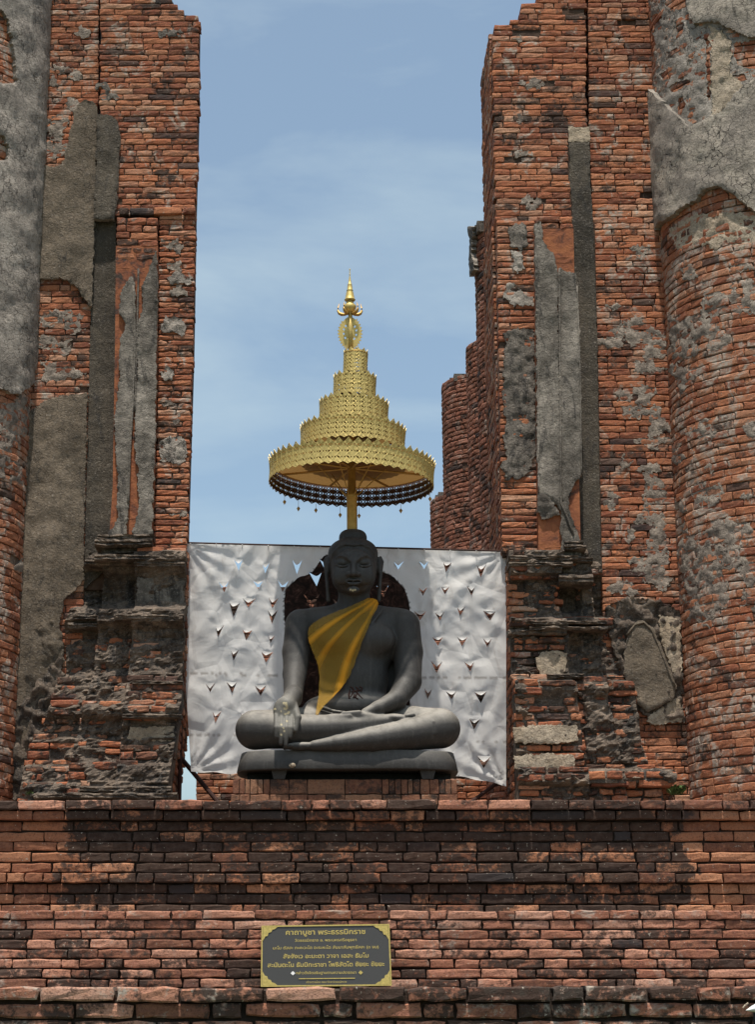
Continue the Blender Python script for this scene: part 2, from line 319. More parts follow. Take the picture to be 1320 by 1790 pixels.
# ------------------------------------------------------------------ bricks
TPL = {}
def brick_template(L, H, D, seed, wear):
    rnd = random.Random(seed); nx = 4 if L > .14 else 3; nzz = 2
    bev = min(.004 + .006 * wear, H * (.10 + .12 * wear)); vs = []; 
    # front grid (pushed in at its rim), a rim ring at full size a little deeper, a back ring
    gx = [-L / 2 + bev] + [-L / 2 + L * i / nx + rnd.uniform(-.08, .08) * L / nx for i in range(1, nx)] + [L / 2 - bev]
    gz = [-H / 2 + bev, rnd.uniform(-.1, .1) * H, H / 2 - bev]
    idx = {}
    for i, x in enumerate(gx):
        for k, z in enumerate(gz):
            ed = (i in (0, nx)) + (k in (0, 2))
            idx[i, k] = len(vs); vs.append((x + rnd.uniform(-1, 1) * .0025 * (1 + wear), rnd.uniform(-.001, .002) * (1 + wear) + (.0006 if ed == 1 else .002 if ed == 2 else 0), z + rnd.uniform(-1, 1) * .0022 * (1 + wear)))
    fs = [(idx[i, k], idx[i + 1, k], idx[i + 1, k + 1], idx[i, k + 1]) for i in range(nx) for k in range(2)]
    ring = [(i, 0) for i in range(nx)] + [(nx, 0), (nx, 1)] + [(i, 2) for i in range(nx, 0, -1)] + [(0, 2), (0, 1)]
    r1 = []; r2 = []
    for (i, k) in ring:
        x, y, z = vs[idx[i, k]]
        ex = -bev if i == 0 else bev if i == nx else 0; ez = -bev if k == 0 else bev if k == 2 else 0
        if ex and ez: ex *= .75; ez *= .75
        w1, w2 = rnd.uniform(.35, 1.0) if rnd.random() < .5 * wear else 1.0, rnd.uniform(.55, 1.0) if rnd.random() < .5 * wear else 1
        r1.append(len(vs)); vs.append((x + ex * w1, bev * (.8 + rnd.uniform(-.2, .4) * wear), z + ez * w2))
        
    for j, (i, k) in enumerate(ring):
        x, y, z = vs[r1[j]]; r2.append(len(vs)); vs.append((x, D, z))
    n = len(ring)
    for j in range(n):
        j2 = (j + 1) % n; a, b = idx[ring[j]], idx[ring[j2]]
        fs.append((b, a, r1[j], r1[j2])); fs.append((r1[j2], r1[j], r2[j], r2[j2]))
    return np.array(vs, dtype=np.float32), fs
LC = [.09, .14, .20, .27, .36]
def get_tpl(L, H, D, wear, k):
    ci = min(range(len(LC)), key=lambda i: abs(LC[i] - L)); hc = round(H, 2); key = (ci, hc, round(D, 2), wear, k)
    if key not in TPL: TPL[key] = brick_template(LC[ci], max(hc, .02), round(D, 2), hash(key) % 99991, wear)
    return key, L / LC[ci], H / max(hc, .02)
class Bricks:
    def __init__(s): s.l = []
    def add(s, p, ang, L, H, D, mat, wear=.6, tilt=0.0, wob=0.0):
        s.l.append((p, ang, L, H, D, mat, wear, tilt, wob))
    def build(s, parent, limit=300, name='brick', floor_px=9.0):
        sc = []
        for i, b in enumerate(s.l):
            x, y = to_px(b[0]); d = (b[0] - Vector((0, 0, EYE))).length
            ppm = F / d; vis = -10 < x < 1330 and -10 < y < 1800
            big = b[2] * ppm * max(.25, abs(cos(b[1])))
            sc.append((-(b[2] * b[3] * ppm * ppm * max(.2, cos(b[1]))) if vis and big > floor_px else 0, i))
        sc.sort(); cache = {}; bulk = {}
        for rank, (q, i) in enumerate(sc):
            p, ang, L, H, D, mat, wear, tilt, wob = s.l[i]
            key, sx, sz = get_tpl(L, H, D, wear, i % 7)
            if rank < limit and q < 0:
                ck = (key, mat)
                if ck not in cache:
                    v, f = TPL[key]; cache[ck] = mesh(name, v.tolist(), f)
                o = obj(name, cache[ck], mat, None); o.location = p; o.rotation_euler = (wob, tilt, ang); o.scale = (sx, 1, sz); o.parent = parent
                o.matrix_parent_inverse = parent.matrix_world.inverted()
            else: bulk.setdefault(mat, []).append((p, ang, key, sx, sz, tilt))
        first = None
        for mat, lst in bulk.items():
            V = []; Fc = []; n = 0
            for p, ang, key, sx, sz, tilt in lst:
                v, f = TPL[key]; v = v * np.array([sx, 1, sz], dtype=np.float32)
                ct, st = cos(tilt), sin(tilt); x = v[:, 0] * ct + v[:, 2] * st; z = -v[:, 0] * st + v[:, 2] * ct
                ca, sa = cos(ang), sin(ang); X = x * ca - v[:, 1] * sa + p[0]; Y = x * sa + v[:, 1] * ca + p[1]
                V.append(np.stack([X, Y, z + p[2]], 1)); Fc += [tuple(q + n for q in ff) for ff in f]; n += len(v)
            V = np.concatenate(V); me = mesh('smaller_bricks', V.tolist(), Fc); obj('smaller_bricks', me, mat, parent, 'stuff')
# surfaces: pos(u, v, off), ang(u)
class Plane:
    def __init__(s, Y): s.Y = Y
    def hit(s, x, y): p = P(x, y, s.Y); return p.x, p.z
    def pos(s, u, v, off=0.0): return Vector((u, s.Y - off, v))
    def ang(s, u): return 0.0
    def len(s, u): return u
class Cyl:
    def __init__(s, cx, cy, R, lean=0.0, zc=0): s.cx = cx; s.cy = cy; s.R = R
    def hit(s, x, y):
        d = ray(x, y); dx, dy = d.x, d.y; a = dx * dx + dy * dy; b = -2 * (dx * s.cx + dy * s.cy); c = s.cx ** 2 + s.cy ** 2 - s.R ** 2
        D = b * b - 4 * a * c
        if D >= 0: t = (-b - math.sqrt(D)) / (2 * a); th = math.atan2(dx * t - s.cx, -(dy * t - s.cy)); return th * s.R, EYE + d.z * t
        t = -b / (2 * a); ex = (dx * t - s.cx); sg = 1 if ex > 0 else -1
        return (math.atan2(ex, -(dy * t - s.cy)) * s.R + sg * (abs(ex) - s.R) * 2.0), EYE + d.z * t
    def pos(s, u, v, off=0.0): a = u / s.R; return Vector((s.cx + (s.R + off) * sin(a), s.cy - (s.R + off) * cos(a), v))
    def ang(s, u): return u / s.R
class Side:    # vertical face that looks towards -X (sg=1) or +X (sg=-1); u runs along +Y
    def __init__(s, X, sg=1): s.X = X; s.sg = sg
    def pos(s, u, v, off=0.0): return Vector(((s.X(v) if callable(s.X) else s.X) - off * s.sg, u, v))
    def ang(s, u): return -pi / 2 * s.sg
def wall_poly(Y, left, right, n=None):
    """pixel boundary polylines [(y, x)...] -> world z-indexed polylines"""
    L = sorted([(P(x, y, Y).z, P(x, y, Y).x) for y, x in left]); R = sorted([(P(x, y, Y).z, P(x, y, Y).x) for y, x in right])
    return L, R
def lay(B, surf, L, R, z0, z1, pitch, mat, lens=(.13, .30), D=.12, wear=.45, jit=.0016, skip=None, off=None, gap=.0042, missing=.012, seed=0, mats=None, vary=.08, edge=0.0):
    rnd = random.Random(seed + 11); z = z0; row = 0
    while z < z1 - pitch * .4:
        h = pitch * (1 + rnd.uniform(-vary, vary)); zc = z + h / 2; row += 1
        a = (L if isinstance(L, (int, float)) else interp(L, zc)); b = (R if isinstance(R, (int, float)) else interp(R, zc))
        u = a + rnd.uniform(-edge, edge) - (0 if isinstance(surf, Side) else 0)
        end = b + rnd.uniform(-edge, edge); first = True
        ro = off(zc) if off else 0.0; rj = rnd.uniform(-.0012, .0012)
        while u < end - .03:
            ln = rnd.uniform(*lens)
            if rnd.random() < .18: ln = lens[0] * .75
            if end - (u + ln) < lens[0] * .6: ln = end - u
            ln = min(ln, end - u)
            uc = u + ln / 2; hole = rnd.random() < missing
            zz = zc + .005 * nse(uc * 1.3, zc * 3, seed) * (3 if wear > .7 else 1)
            p = surf.pos(uc, zz, ro + rj + rnd.uniform(-jit, jit))
            if not hole and not (skip and skip(p, ln)):
                m = mats(p, rnd) if mats else mat
                B.add(p, surf.ang(uc) + rnd.uniform(-.006, .006), ln - gap * rnd.uniform(.6, 1.3), h - gap * rnd.uniform(.7, 1.3), D, m, wear, rnd.uniform(-.006, .006) * (1 + wear), 0)
            u += ln
        z += h
def skipper(polys, pad=6):
    def f(p, ln):
        x, y = to_px(p); h = ln * 125
        if x < 40 and (10 < y < 160 or 225 < y < 295): return False
        for po in polys:
            if inpoly(x, y, po) and inpoly(x - h - pad, y, po) and inpoly(x + h + pad, y, po) and inpoly(x, y - 14, po) and inpoly(x, y + 14, po): return True
        return False
    return f
def densify(poly, step, jit, rnd):
    out = []
    for i in range(len(poly)):
        a = Vector(poly[i]); b = Vector(poly[(i + 1) % len(poly)]); n = max(1, int((b - a).length / step))
        for k in range(n):
            p = a.lerp(b, k / n); w = jit * (1.2 * nse(p.x * .08, p.y * .08, 3) + 1.0 * nse(p.x * .3, p.y * .3, 7) + .5 * nse(p.x * .9, p.y * .9, 5)) if 0 < k or True else 0
            d = (b - a).normalized() if (b - a).length else Vector((1, 0)); out.append((p.x - d.y * w * 1.6, p.y + d.x * w * 1.6))
    return out
def cdt(poly, holes, step, rnd, extra=()):
    xs = [p[0] for p in poly]; ys = [p[1] for p in poly]; V = [Vector(p) for p in poly]; E = [(i, (i + 1) % len(poly)) for i in range(len(poly))]
    for h in holes:
        b = len(V); V += [Vector(p) for p in h]; E += [(b + i, b + (i + 1) % len(h)) for i in range(len(h))]
    for h in extra:
        b = len(V); V += [Vector(p) for p in h]; E += [(b + i, b + (i + 1) % len(h)) for i in range(len(h))]
    y = min(ys) + step / 2; r = 0
    while y < max(ys):
        x = min(xs) + step * (.5 if r % 2 else 0)
        while x < max(xs):
            q = (x + rnd.uniform(-.2, .2) * step, y + rnd.uniform(-.2, .2) * step)
            if inpoly(q[0], q[1], poly) and not any(inpoly(q[0], q[1], h) for h in holes): V.append(Vector(q))
            x += step
        y += step * .87; r += 1
    vo, eo, fo, *_ = geometry.delaunay_2d_cdt(V, E, [], 0, 1e-4)
    fs = []
    for f in fo:
        cx = sum(vo[i].x for i in f) / 3; cy = sum(vo[i].y for i in f) / 3
        if inpoly(cx, cy, poly) and not any(inpoly(cx, cy, h) for h in holes): fs.append(tuple(f))
    return vo, fs
def coat(name, parent, surf, poly, mat, thick=.03, holes=(), step=7, jit=1.6, rough=.006, bulge=None, rim=True, seed=1, smooth=True, nf=6):
    """a coat of stucco with broken edges standing proud of the bricks"""
    rnd = random.Random(seed); poly = densify(poly, 2.6, jit, rnd); holes = [densify(h, 3, jit, rnd) for h in holes]
    vo, fs = cdt(poly, holes, step, rnd)
    cnt = {}
    for f in fs:
        for i in range(3): e = (f[i], f[(i + 1) % 3]); k = tuple(sorted(e)); cnt.setdefault(k, []).append(e)
    rimv = set(); 
    for k, es in cnt.items():
        if len(es) == 1: rimv |= set(k)
    vs = []
    for i, v in enumerate(vo):
        u, z = surf.hit(v.x, v.y); q = surf.pos(u, z)
        o = thick + rough * frac(q.x * nf, q.y * nf, q.z * nf) * (1 if i not in rimv else .3) - (thick * .10 if i in rimv else 0) + (.35 * rough * frac(q.x * nf * 5, q.y * nf * 5, q.z * nf * 5) if i not in rimv else 0)
        if bulge: o += bulge(v.x, v.y)
        vs.append(surf.pos(u, z, o))
    fs = [f[::-1] for f in fs]; n0 = len(vs); back = {}; frt = {}
    side = []
    for k, es in cnt.items():
        if len(es) == 1:
            a, b = es[0]
            for i in (a, b):
                if i not in back:
                    frt[i] = len(vs); vs.append(vs[i].copy()); u, z = surf.hit(vo[i].x, vo[i].y); back[i] = len(vs); vs.append(surf.pos(u, z, -.02))
            side.append((frt[a], frt[b], back[b], back[a]))
    me = mesh(name, vs, fs + side); bm = bmesh.new(); bm.from_mesh(me)
    # face outward (towards the viewer side)
    fr = [f for f in bm.faces if len(f.verts) == 3]
    if fr and sum(f.normal.y * f.calc_area() for f in fr) > 0: bmesh.ops.reverse_faces(bm, faces=bm.faces)
    bm.to_mesh(me); bm.free()
    me.materials.append(M_[mat]); me.materials.append(M_['rim'])
    mi = [0 if len(p.vertices) == 3 else (1 if rim else 0) for p in me.polygons]; me.polygons.foreach_set('material_index', mi)
    me.polygons.foreach_set('use_smooth', [smooth and len(p.vertices) == 3 for p in me.polygons])
    return obj(name, me, None, parent)
def core(parent, Y, L, R, z0, z1, thick, mat='mortar', inset=.012, rec=.011, name='wall_core'):
    zs = sorted(set([z0, z1] + [z for z, _ in L if z0 < z < z1] + [z for z, _ in R if z0 < z < z1]))
    zs = [z0] + [z + d for z in zs[1:-1] for d in (0,)] + [z1]
    lp = [(interp(L, z) + inset, z) for z in zs]; rpt = [(interp(R, z) - inset, z) for z in zs]
    m = MB(); n = len(zs)
    for k in range(n - 1):
        b = len(m.v)
        q = [lp[k], rpt[k], rpt[k + 1], lp[k + 1]]
        m.v += [(x, Y + rec, z) for x, z in q] + [(x, Y + thick, z) for x, z in q]
        m.f += [(b, b + 1, b + 2, b + 3), (b + 5, b + 4, b + 7, b + 6), (b, b + 3, b + 7, b + 4), (b + 1, b + 5, b + 6, b + 2)]
        if k == 0: m.f.append((b, b + 4, b + 5, b + 1))
        if k == n - 2: m.f.append((b + 3, b + 2, b + 6, b + 7))
    return m.obj(name, mat, parent)

# ------------------------------------------------------------------ ground and terraces
Z0 = P(660, 1722, 7.3).z; Z1 = P(660, 1590, 10.9).z; Z2 = P(660, 1399, 11.4).z
g = MB(); g.box((-900, -900, -.5), (900, 2500, 0)); g.obj('ground', 'grass', kind='structure')
g = MB(); g.box((-9, 7.5, .0), (9, 30, Z0 - .012)); g.obj('lower_terrace', 'soil', kind='structure')
g = MB(); g.box((-8, 11.02, Z0), (8, 28, Z1 - .012)); g.obj('middle_terrace', 'soil', kind='structure')
g = MB(); g.box((-8, 11.52, Z1), (8, 26, Z2 - .015)); g.obj('upper_terrace', 'soil', kind='structure')

# ------------------------------------------------------------------ the three retaining walls
def tier(name, label, Y, ytop, ybot, zbot, pitch, mat, lens, capmat, caps, offs, seed, coremat, xr=(-130, 1450), gap=.007, wear=.55, jit=.003):
    zt = P(660, ytop, Y).z; t = thing(name, label, 'wall', (P(660, ytop, Y).x, Y, 0))
    xa, xb = P(xr[0], ytop, Y).x, P(xr[1], ytop, Y).x
    m = MB(); m.box((xa, Y + .020, 0), (xb, Y + .13, zt - .02)); m.obj('wall_core', coremat, t)
    B = Bricks(); n = int(round((zt - zbot) / pitch)); h = (zt - zbot) / n
    for r in range(n):          # from the top down
        z1 = zt - r * h; o, mm, ln = offs.get(r, 0), (capmat if r < caps else mat), lens
        lay(B, Plane(Y), xa, xb, z1 - h, z1, h, mm, ln, .13, wear, jit, off=(lambda z, o=o: o), gap=gap, missing=.0, seed=seed + r * 7, vary=0.0)
    B.build(t); return t
tier('retaining_wall', 'lowest course of large lichen-blotched bricks along the bottom edge of the picture', 7.3, 1722, 1900, P(660, 1900, 7.3).z, .0605, 'tier_low', (.17, .34), 'tier_low', 0, {0: .03, 1: .012, 2: .006, 3: .0}, 100, 'mortar_dark', (-140, 1460), .009, .7)
tier('retaining_wall', 'low rose brick wall carrying the plaque between the upper and lowest steps', 10.9, 1590, 1735, Z0 - .01, .0565, 'tier_mid', (.14, .32), 'tier_mid_lit', 2, {0: .008, 1: .002, 2: .004, 3: .010, 4: .016, 5: .021, 6: .026, 7: .031, 8: .036}, 200, 'mortar_dark')
t3 = tier('retaining_wall', 'black-stained brick wall right under the statue and its pedestal', 11.4, 1399, 1600, Z1 - .01, .0635, 'tier_high', (.15, .34), 'cap', 1, {0: .075, 1: .05, 2: .002, 3: .005, 4: .008, 5: .011, 6: .014, 7: .055, 8: .016, 9: .022, 10: .03, 11: .034}, 300, 'mortar_dark')

# ------------------------------------------------------------------ columns
def column(label, xs, ys, Yc, R, ytop, side, mat, pitch, seed, skip_polys, a0, a1, coremat='mortar_pale', lens=(.13, .24), ybot=1402, limit=300, z1=None, wear=.5, zb=None, group=None):
    e = P(xs, ys, Yc).x; cx = e - side * R * 1.004
    s = Cyl(cx, Yc, R); t = thing('brick_column', label, 'column', (cx, Yc, Z2), group)
    zt = z1 if z1 else P(xs, ytop, Yc).z
    m = MB(); n = 40; m.lathe([(R - .012, 0), (R - .012, zt - Z2 - .03), (0.01, zt - Z2 - .03)], (cx, Yc, Z2), n); m.obj('column_core', coremat, t)
    B = Bricks(); lay(B, s, a0 * R, a1 * R, Z2 - .0, zt, pitch, mat, lens, .10, wear, .002, skip=skipper(skip_polys), gap=.005, missing=.004, seed=seed)
    B.build(t, limit); return t, s
LCOAT = [(-90, -60), (80, -60), (98, -50), (100, 200), (95, 400), (85, 600), (72, 660), (57, 666), (48, 676), (39, 683), (27, 690), (16, 691), (8, 684), (-2, 680), (-40, 690), (-90, 670)]
LH1 = [(-20, 18), (4, 22), (12, 50), (20, 85), (22, 120), (25, 145), (10, 150), (-20, 146)]; LH2 = [(-20, 235), (2, 240), (11, 258), (9, 280), (-20, 285)]
lc, lcs = column('huge round column at the left edge, grey stucco above and bare brick below', 50, 800, 12.45, .74, -70, 1, 'column', .056, 400, [LCOAT], radians(-20), radians(115))
coat('stucco_coat', lc, lcs, LCOAT, 'grey', .035, [LH1, LH2], 8, 1.6, .012)
RC1 = [(1108, 118), (1122, 127), (1135, 154), (1153, 167), (1170, 185), (1188, 202), (1210, 226), (1226, 218), (1241, 211), (1267, 198), (1285, 171), (1320, 140), (1400, 110), (1400, 420), (1320, 372), (1290, 350), (1275, 338), (1258, 327), (1240, 333), (1223, 351), (1200, 366), (1179, 380), (1160, 392), (1149, 415), (1138, 420), (1120, 400), (1112, 300), (1106, 200)]
RC2 = [(1200, -60), (1400, -60), (1400, 75), (1330, 72), (1305, 66), (1290, 60), (1272, 52), (1258, 42), (1235, 42), (1215, 48), (1207, 22)]
RC3 = [(1240, 46), (1262, 56), (1278, 80), (1280, 110), (1275, 150), (1262, 186), (1236, 205), (1222, 196), (1216, 160), (1214, 100), (1222, 60)]
RC4 = [(1150, 90), (1165, 60), (1185, 70), (1200, 50), (1212, 100), (1213, 170), (1205, 205), (1190, 195), (1172, 178), (1160, 160), (1150, 140), (1158, 120)]
rc, rcs = column('huge round column at the right edge, orange brick with a torn collar of crazed stucco', 1174, 800, 12.45, .74, -70, -1, 'column', .056, 500, [RC1, RC2], radians(-115), radians(25))
coat('stucco_coat', rc, rcs, RC1, 'cracked', .050, [], 7, 1.6, .014)
coat('stucco_coat', rc, rcs, RC2, 'cracked', .035, [], 8, 1.8, .012)
RCF = [(1160, -60), (1400, -60), (1400, 150), (1330, 160), (1285, 190), (1241, 225), (1210, 240), (1188, 220), (1153, 180), (1140, 160), (1146, 120), (1152, 90), (1143, 60), (1158, 30), (1150, 0)]
RH = [[(1177, 40), (1190, 36), (1197, 45), (1193, 58), (1178, 60)], [(1163, 96), (1178, 88), (1198, 83), (1201, 94), (1184, 100), (1166, 106)], [(1152, 132), (1170, 120), (1184, 114), (1183, 128), (1160, 142)], [(1168, 152), (1190, 142), (1208, 138), (1209, 146), (1190, 156), (1172, 163)],
      [(1185, 176), (1196, 168), (1198, 186), (1192, 204), (1186, 200)], [(1282, 76), (1330, 72), (1400, 72), (1400, 122), (1310, 122), (1290, 116), (1284, 100)], [(1274, 134), (1300, 130), (1306, 140), (1290, 146), (1276, 144)], [(1166, -8), (1200, -14), (1200, 14), (1180, 20), (1164, 20)], [(1233, 62), (1239, 60), (1242, 100), (1243, 140), (1244, 176), (1238, 178), (1236, 130), (1234, 96)]]
coat('stucco_coat', rc, rcs, RCF, 'grey', .004, RH, 6, 1.8, .012, rim=False, nf=14)
coat('stucco_coat', rc, rcs, [(1240, 46), (1262, 56), (1280, 74), (1278, 100), (1276, 130), (1300, 150), (1290, 172), (1262, 196), (1246, 206), (1245, 150), (1243, 90)], 'pale', .012, [], 6, 2.4, .014, rim=False, nf=14)
coat('stucco_coat', rc, rcs, [(1170, 400), (1200, 385), (1240, 372), (1290, 372), (1400, 400), (1400, 425), (1330, 420), (1300, 436), (1270, 424), (1250, 438), (1225, 426), (1200, 440), (1180, 430)], 'pale', .001, [], 4, 3.4, .011, rim=False, nf=16)
rr = random.Random(5)
def smears(parent, surf, spots, mat='grey', th=.008, seed=3):
    mat = 'smear' if mat == 'grey' else mat; th = .0005
    r = random.Random(seed)
    for (x, y, w, h) in spots:
        n = 11; ph = r.random() * 9; pl = []
        for k in range(n):
            a = 2 * pi * k / n; q = 1 + .45 * sin(3 * a + ph) * r.random() + r.uniform(-.25, .25)
            pl.append((x + w * .5 * q * cos(a), y + h * .5 * q * sin(a)))
        coat('mortar_smear', parent, surf, pl, mat, th, [], 4, 3.0, .011, rim=False, seed=r.randrange(999), nf=16)
sp = []
for i in range(46):
    sp.append((rr.uniform(1180, 1345), rr.uniform(430, 1100), rr.uniform(16, 70), rr.uniform(12, 50)))
sp += [(rr.uniform(1130, 1215), rr.uniform(-10, 150), rr.uniform(20, 50), rr.uniform(20, 50)) for i in range(9)]
sp += [(1215, 990, 60, 90), (1200, 960, 40, 70), (1240, 1010, 50, 60), (1262, 1040, 40, 46), (1280, 960, 40, 30), (1250, 930, 60, 24)]
smears(rc, rcs, sp, 'grey', .006)
sp = [(rr.uniform(-30, 44), rr.uniform(700, 1000), rr.uniform(14, 40), rr.uniform(12, 50)) for i in range(9)] + [(30, 730, 60, 50), (10, 780, 40, 40)]
smears(lc, lcs, sp, 'grey', .006, 4)

# ------------------------------------------------------------------ left ruined wall
YA, YB, YJ, YPIL = 12.45, 12.40, 12.38, 12.30
lw = thing('ruined_wall', 'tall ruined brick wall left of the statue, between the grey column and the sky', 'wall', (P(200, 1398, YB).x, YB, Z2))
A_up = [(40, 293), (80, 293), (95, 296), (109, 290), (117, 266), (122, 240), (127, 219), (135, 188), (148, 178), (160, 180), (168, 184), (171, 203), (169, 300), (165, 420), (161, 538), (155, 534), (150, 526), (140, 510), (129, 501), (118, 492), (105, 489), (64, 491), (40, 492)]
STR = [(171, 203), (184, 203), (198, 207), (207, 216), (211, 242), (209, 270), (207, 313), (205, 352), (201, 390), (203, 420), (201, 450), (203, 586), (203, 700), (200, 850), (196, 960), (180, 1000), (147, 1030), (147, 1010), (147, 948), (151, 783), (154, 700), (159, 540), (164, 420), (168, 300)]
A_lo = [(30, 740), (57, 717), (72, 708), (94, 697), (120, 694), (153, 689), (151, 783), (147, 948), (147, 1014), (137, 1026), (126, 1036), (112, 1049), (105, 1090), (110, 1113), (112, 1150), (104, 1185), (96, 1205), (92, 1241), (96, 1275), (87, 1315), (80, 1360), (69, 1390), (10, 1398), (10, 1100)]
LB = Bricks()
L, R = wall_poly(YA, [(-60, 0), (1400, -40)], [(-60, 173), (190, 172), (300, 168), (540, 159), (700, 155), (1000, 147), (1400, 140)])
za, zb_ = P(100, 1400, YA).z, P(100, -50, YA).z
core(lw, YA, L, R, Z2, zb_, .35); lay(LB, Plane(YA), L, R, Z2, zb_, .049, 'upper', (.10, .22), skip=skipper([A_up, A_lo]), seed=1, missing=.01)
L, R = wall_poly(YB, [(-60, 174), (190, 174), (375, 200)], [(-60, 285), (-10, 290), (2, 300), (4, 306), (17, 310), (19, 320), (26, 322), (28, 349), (200, 347), (375, 342)])
L2, R2 = wall_poly(YB, [(-60, 174), (190, 174), (300, 172), (375, 168)], [(-60, 285), (-10, 290), (2, 300), (4, 306), (17, 310), (19, 320), (26, 322), (28, 349), (200, 347), (375, 342)])
core(lw, YB, L2, R2, P(200, 380, YB).z, zb_, .32, inset=.015); lay(LB, Plane(YB), L2, R2, P(200, 378, YB).z, zb_, .048, 'upper', (.10, .24), skip=skipper([STR]), seed=2, missing=.012, edge=.011)
# recessed strip
L, R = wall_poly(12.47, [(380, 166), (1030, 147)], [(380, 205), (1030, 200)])
core(lw, 12.47, L, R, P(150, 1030, 12.47).z, P(150, 370, 12.47).z, .25)
coat('stucco_coat', lw, Plane(YA), A_up, 'brown', .030, [], 8, 1.5, .014)
coat('stucco_coat', lw, Plane(YA), A_lo, 'brown', .030, [], 8, 1.6, .016)
coat('stucco_coat', lw, Plane(YA), [(20, 1245), (45, 1225), (70, 1190), (92, 1165), (108, 1150), (112, 1185), (104, 1230), (98, 1290), (88, 1330), (80, 1398), (14, 1398)], 'crust', .045, [], 5, 3.0, .05, rim=False, nf=15)
coat('stucco_coat', lw, Plane(YA), [(60, 1100), (78, 1085), (100, 1090), (112, 1130), (100, 1180), (80, 1200), (66, 1160)], 'brown', .034, [], 5, 3.0, .03, rim=False, nf=10)
coat('stucco_coat', lw, Plane(YB + .02), STR, 'brown', .032, [], 8, 1.2, .010) if False else None
SU = [(171, 203), (184, 203), (198, 207), (207, 216), (211, 242), (209, 270), (207, 313), (205, 352), (201, 378), (200, 386), (164, 386), (168, 300)]
SL = [(164, 386), (203, 386), (203, 420), (203, 586), (203, 700), (200, 850), (196, 960), (180, 1000), (147, 1030), (147, 1010), (147, 948), (151, 783), (154, 700), (159, 540), (164, 420)]
coat('stucco_coat', lw, Plane(YB), SU, 'strip', .028, [], 7, 1.3, .010)
coat('stucco_coat', lw, Plane(12.47), SL, 'strip', .012, [], 7, .8, .008, rim=False)
# lower jamb
L, R = wall_poly(YJ, [(375, 277), (560, 276), (800, 272), (975, 266)], [(375, 342), (600, 338), (800, 332), (975, 327)])
core(lw, YJ, L, R, P(300, 975, YJ).z, P(300, 372, YJ).z, .30); lay(LB, Plane(YJ), L, R, P(300, 972, YJ).z, P(300, 376, YJ).z, .044, 'upper', (.10, .22), seed=3, wear=.8, edge=.006)
lay(LB, Plane(YJ - .03), P(208, 376, YJ).x, P(342, 376, YJ).x, P(300, 378, YJ).z, P(300, 362, YJ).z, .055, 'base', (.10, .22), seed=4, wear=.9)
L_, R_b = wall_poly(12.50, [(370, 190), (985, 180)], [(370, 292), (985, 280)]); core(lw, 12.50, L_, R_b, P(240, 985, 12.5).z, P(240, 372, 12.5).z, .2, 'mortar_dark')
# pilaster with torn moulding
L, R = wall_poly(YPIL, [(385, 203), (600, 201), (850, 197), (955, 190)], [(385, 276), (600, 274), (850, 269), (955, 264)])
core(lw, YPIL, L, R, P(240, 955, YPIL).z, P(240, 430, YPIL).z, .2, 'orange', 0, 0, 'pilaster_face')
lay(LB, Plane(YPIL - .004), L, R, P(240, 455, YPIL).z, P(240, 378, YPIL).z, .058, 'base', (.10, .2), seed=5, wear=.9)
core(lw, YPIL, L, R, P(240, 440, YPIL).z, P(240, 380, YPIL).z, .2, 'mortar_dark', .012, .02)
lay(LB, Plane(YPIL - .001), wall_poly(YPIL, [(385, 203), (600, 201), (850, 197), (955, 190)], [(385, 276), (955, 264)])[0], wall_poly(YPIL, [(385, 203), (955, 190)], [(385, 276), (600, 274), (850, 269), (955, 264)])[1], P(240, 955, YPIL).z, P(240, 455, YPIL).z, .095, 'orange', (.12, .3), .05, .6, .002, gap=.009, seed=55)
LP1 = [(212, 512), (222, 496), (230, 486), (237, 500), (238, 600), (235, 700), (228, 790), (226, 870), (224, 905), (220, 945), (196, 948), (188, 938), (198, 925), (206, 905), (205, 880), (207, 830), (203, 800), (201, 745), (206, 690), (211, 660), (208, 640), (211, 600), (220, 570), (209, 550)]
LP2 = [(252, 530), (246, 505), (256, 488), (262, 470), (274, 440), (276, 500), (273, 700), (269, 860), (266, 940), (238, 945), (232, 930), (243, 890), (242, 830), (236, 790), (237, 700), (241, 640), (238, 600), (243, 560)]
coat('stucco_coat', lw, Plane(YPIL), LP1, 'streaky', .03, [], 6, 1.8, .012); coat('stucco_coat', lw, Plane(YPIL), LP2, 'streaky', .026, [], 6, 1.8, .014)
def ridge(parent, pts, Y, r, mat='rim'):
    m = MB(); q = []
    for (x, y), (x2, y2) in zip(pts, pts[1:]):
        n = max(2, int(abs(y2 - y) / 12)); q += [P(x + (x2 - x) * k / n + .6 * nse(y * .1 + k, 1), y + (y2 - y) * k / n, Y) for k in range(n)]
    q.append(P(pts[-1][0], pts[-1][1], Y)); rs = [max(.001, r * (1 + .5 * nse(i * .7, 3))) for i in range(len(q))]
    m.tube(q, rs, 8); return m.obj('moulding_ridge', mat, parent, True)
ridge(lw, [(233, 500), (236, 600), (232, 700), (227, 790), (224, 880)], YPIL - .028, .008, 'streaky')
ridge(lw, [(242, 470), (239, 600), (236, 720)], YPIL - .022, .007, 'dark')
for pl, mt in (([(292, 487), (305, 480), (322, 481), (336, 487), (330, 497), (300, 496)], 'grey'), ([(279, 570), (288, 558), (303, 554), (318, 558), (325, 572), (318, 585), (290, 583), (280, 577)], 'grey'),
           ([(277, 650), (290, 642), (303, 650), (300, 668), (285, 664)], 'grey'), ([(279, 775), (290, 765), (318, 763), (327, 775), (326, 800), (318, 812), (300, 810), (281, 805)], 'grey')):
    coat('stucco_patch', lw, Plane(YJ), pl, mt, .006, [], 4, 3.0, .013, rim=False, nf=14)
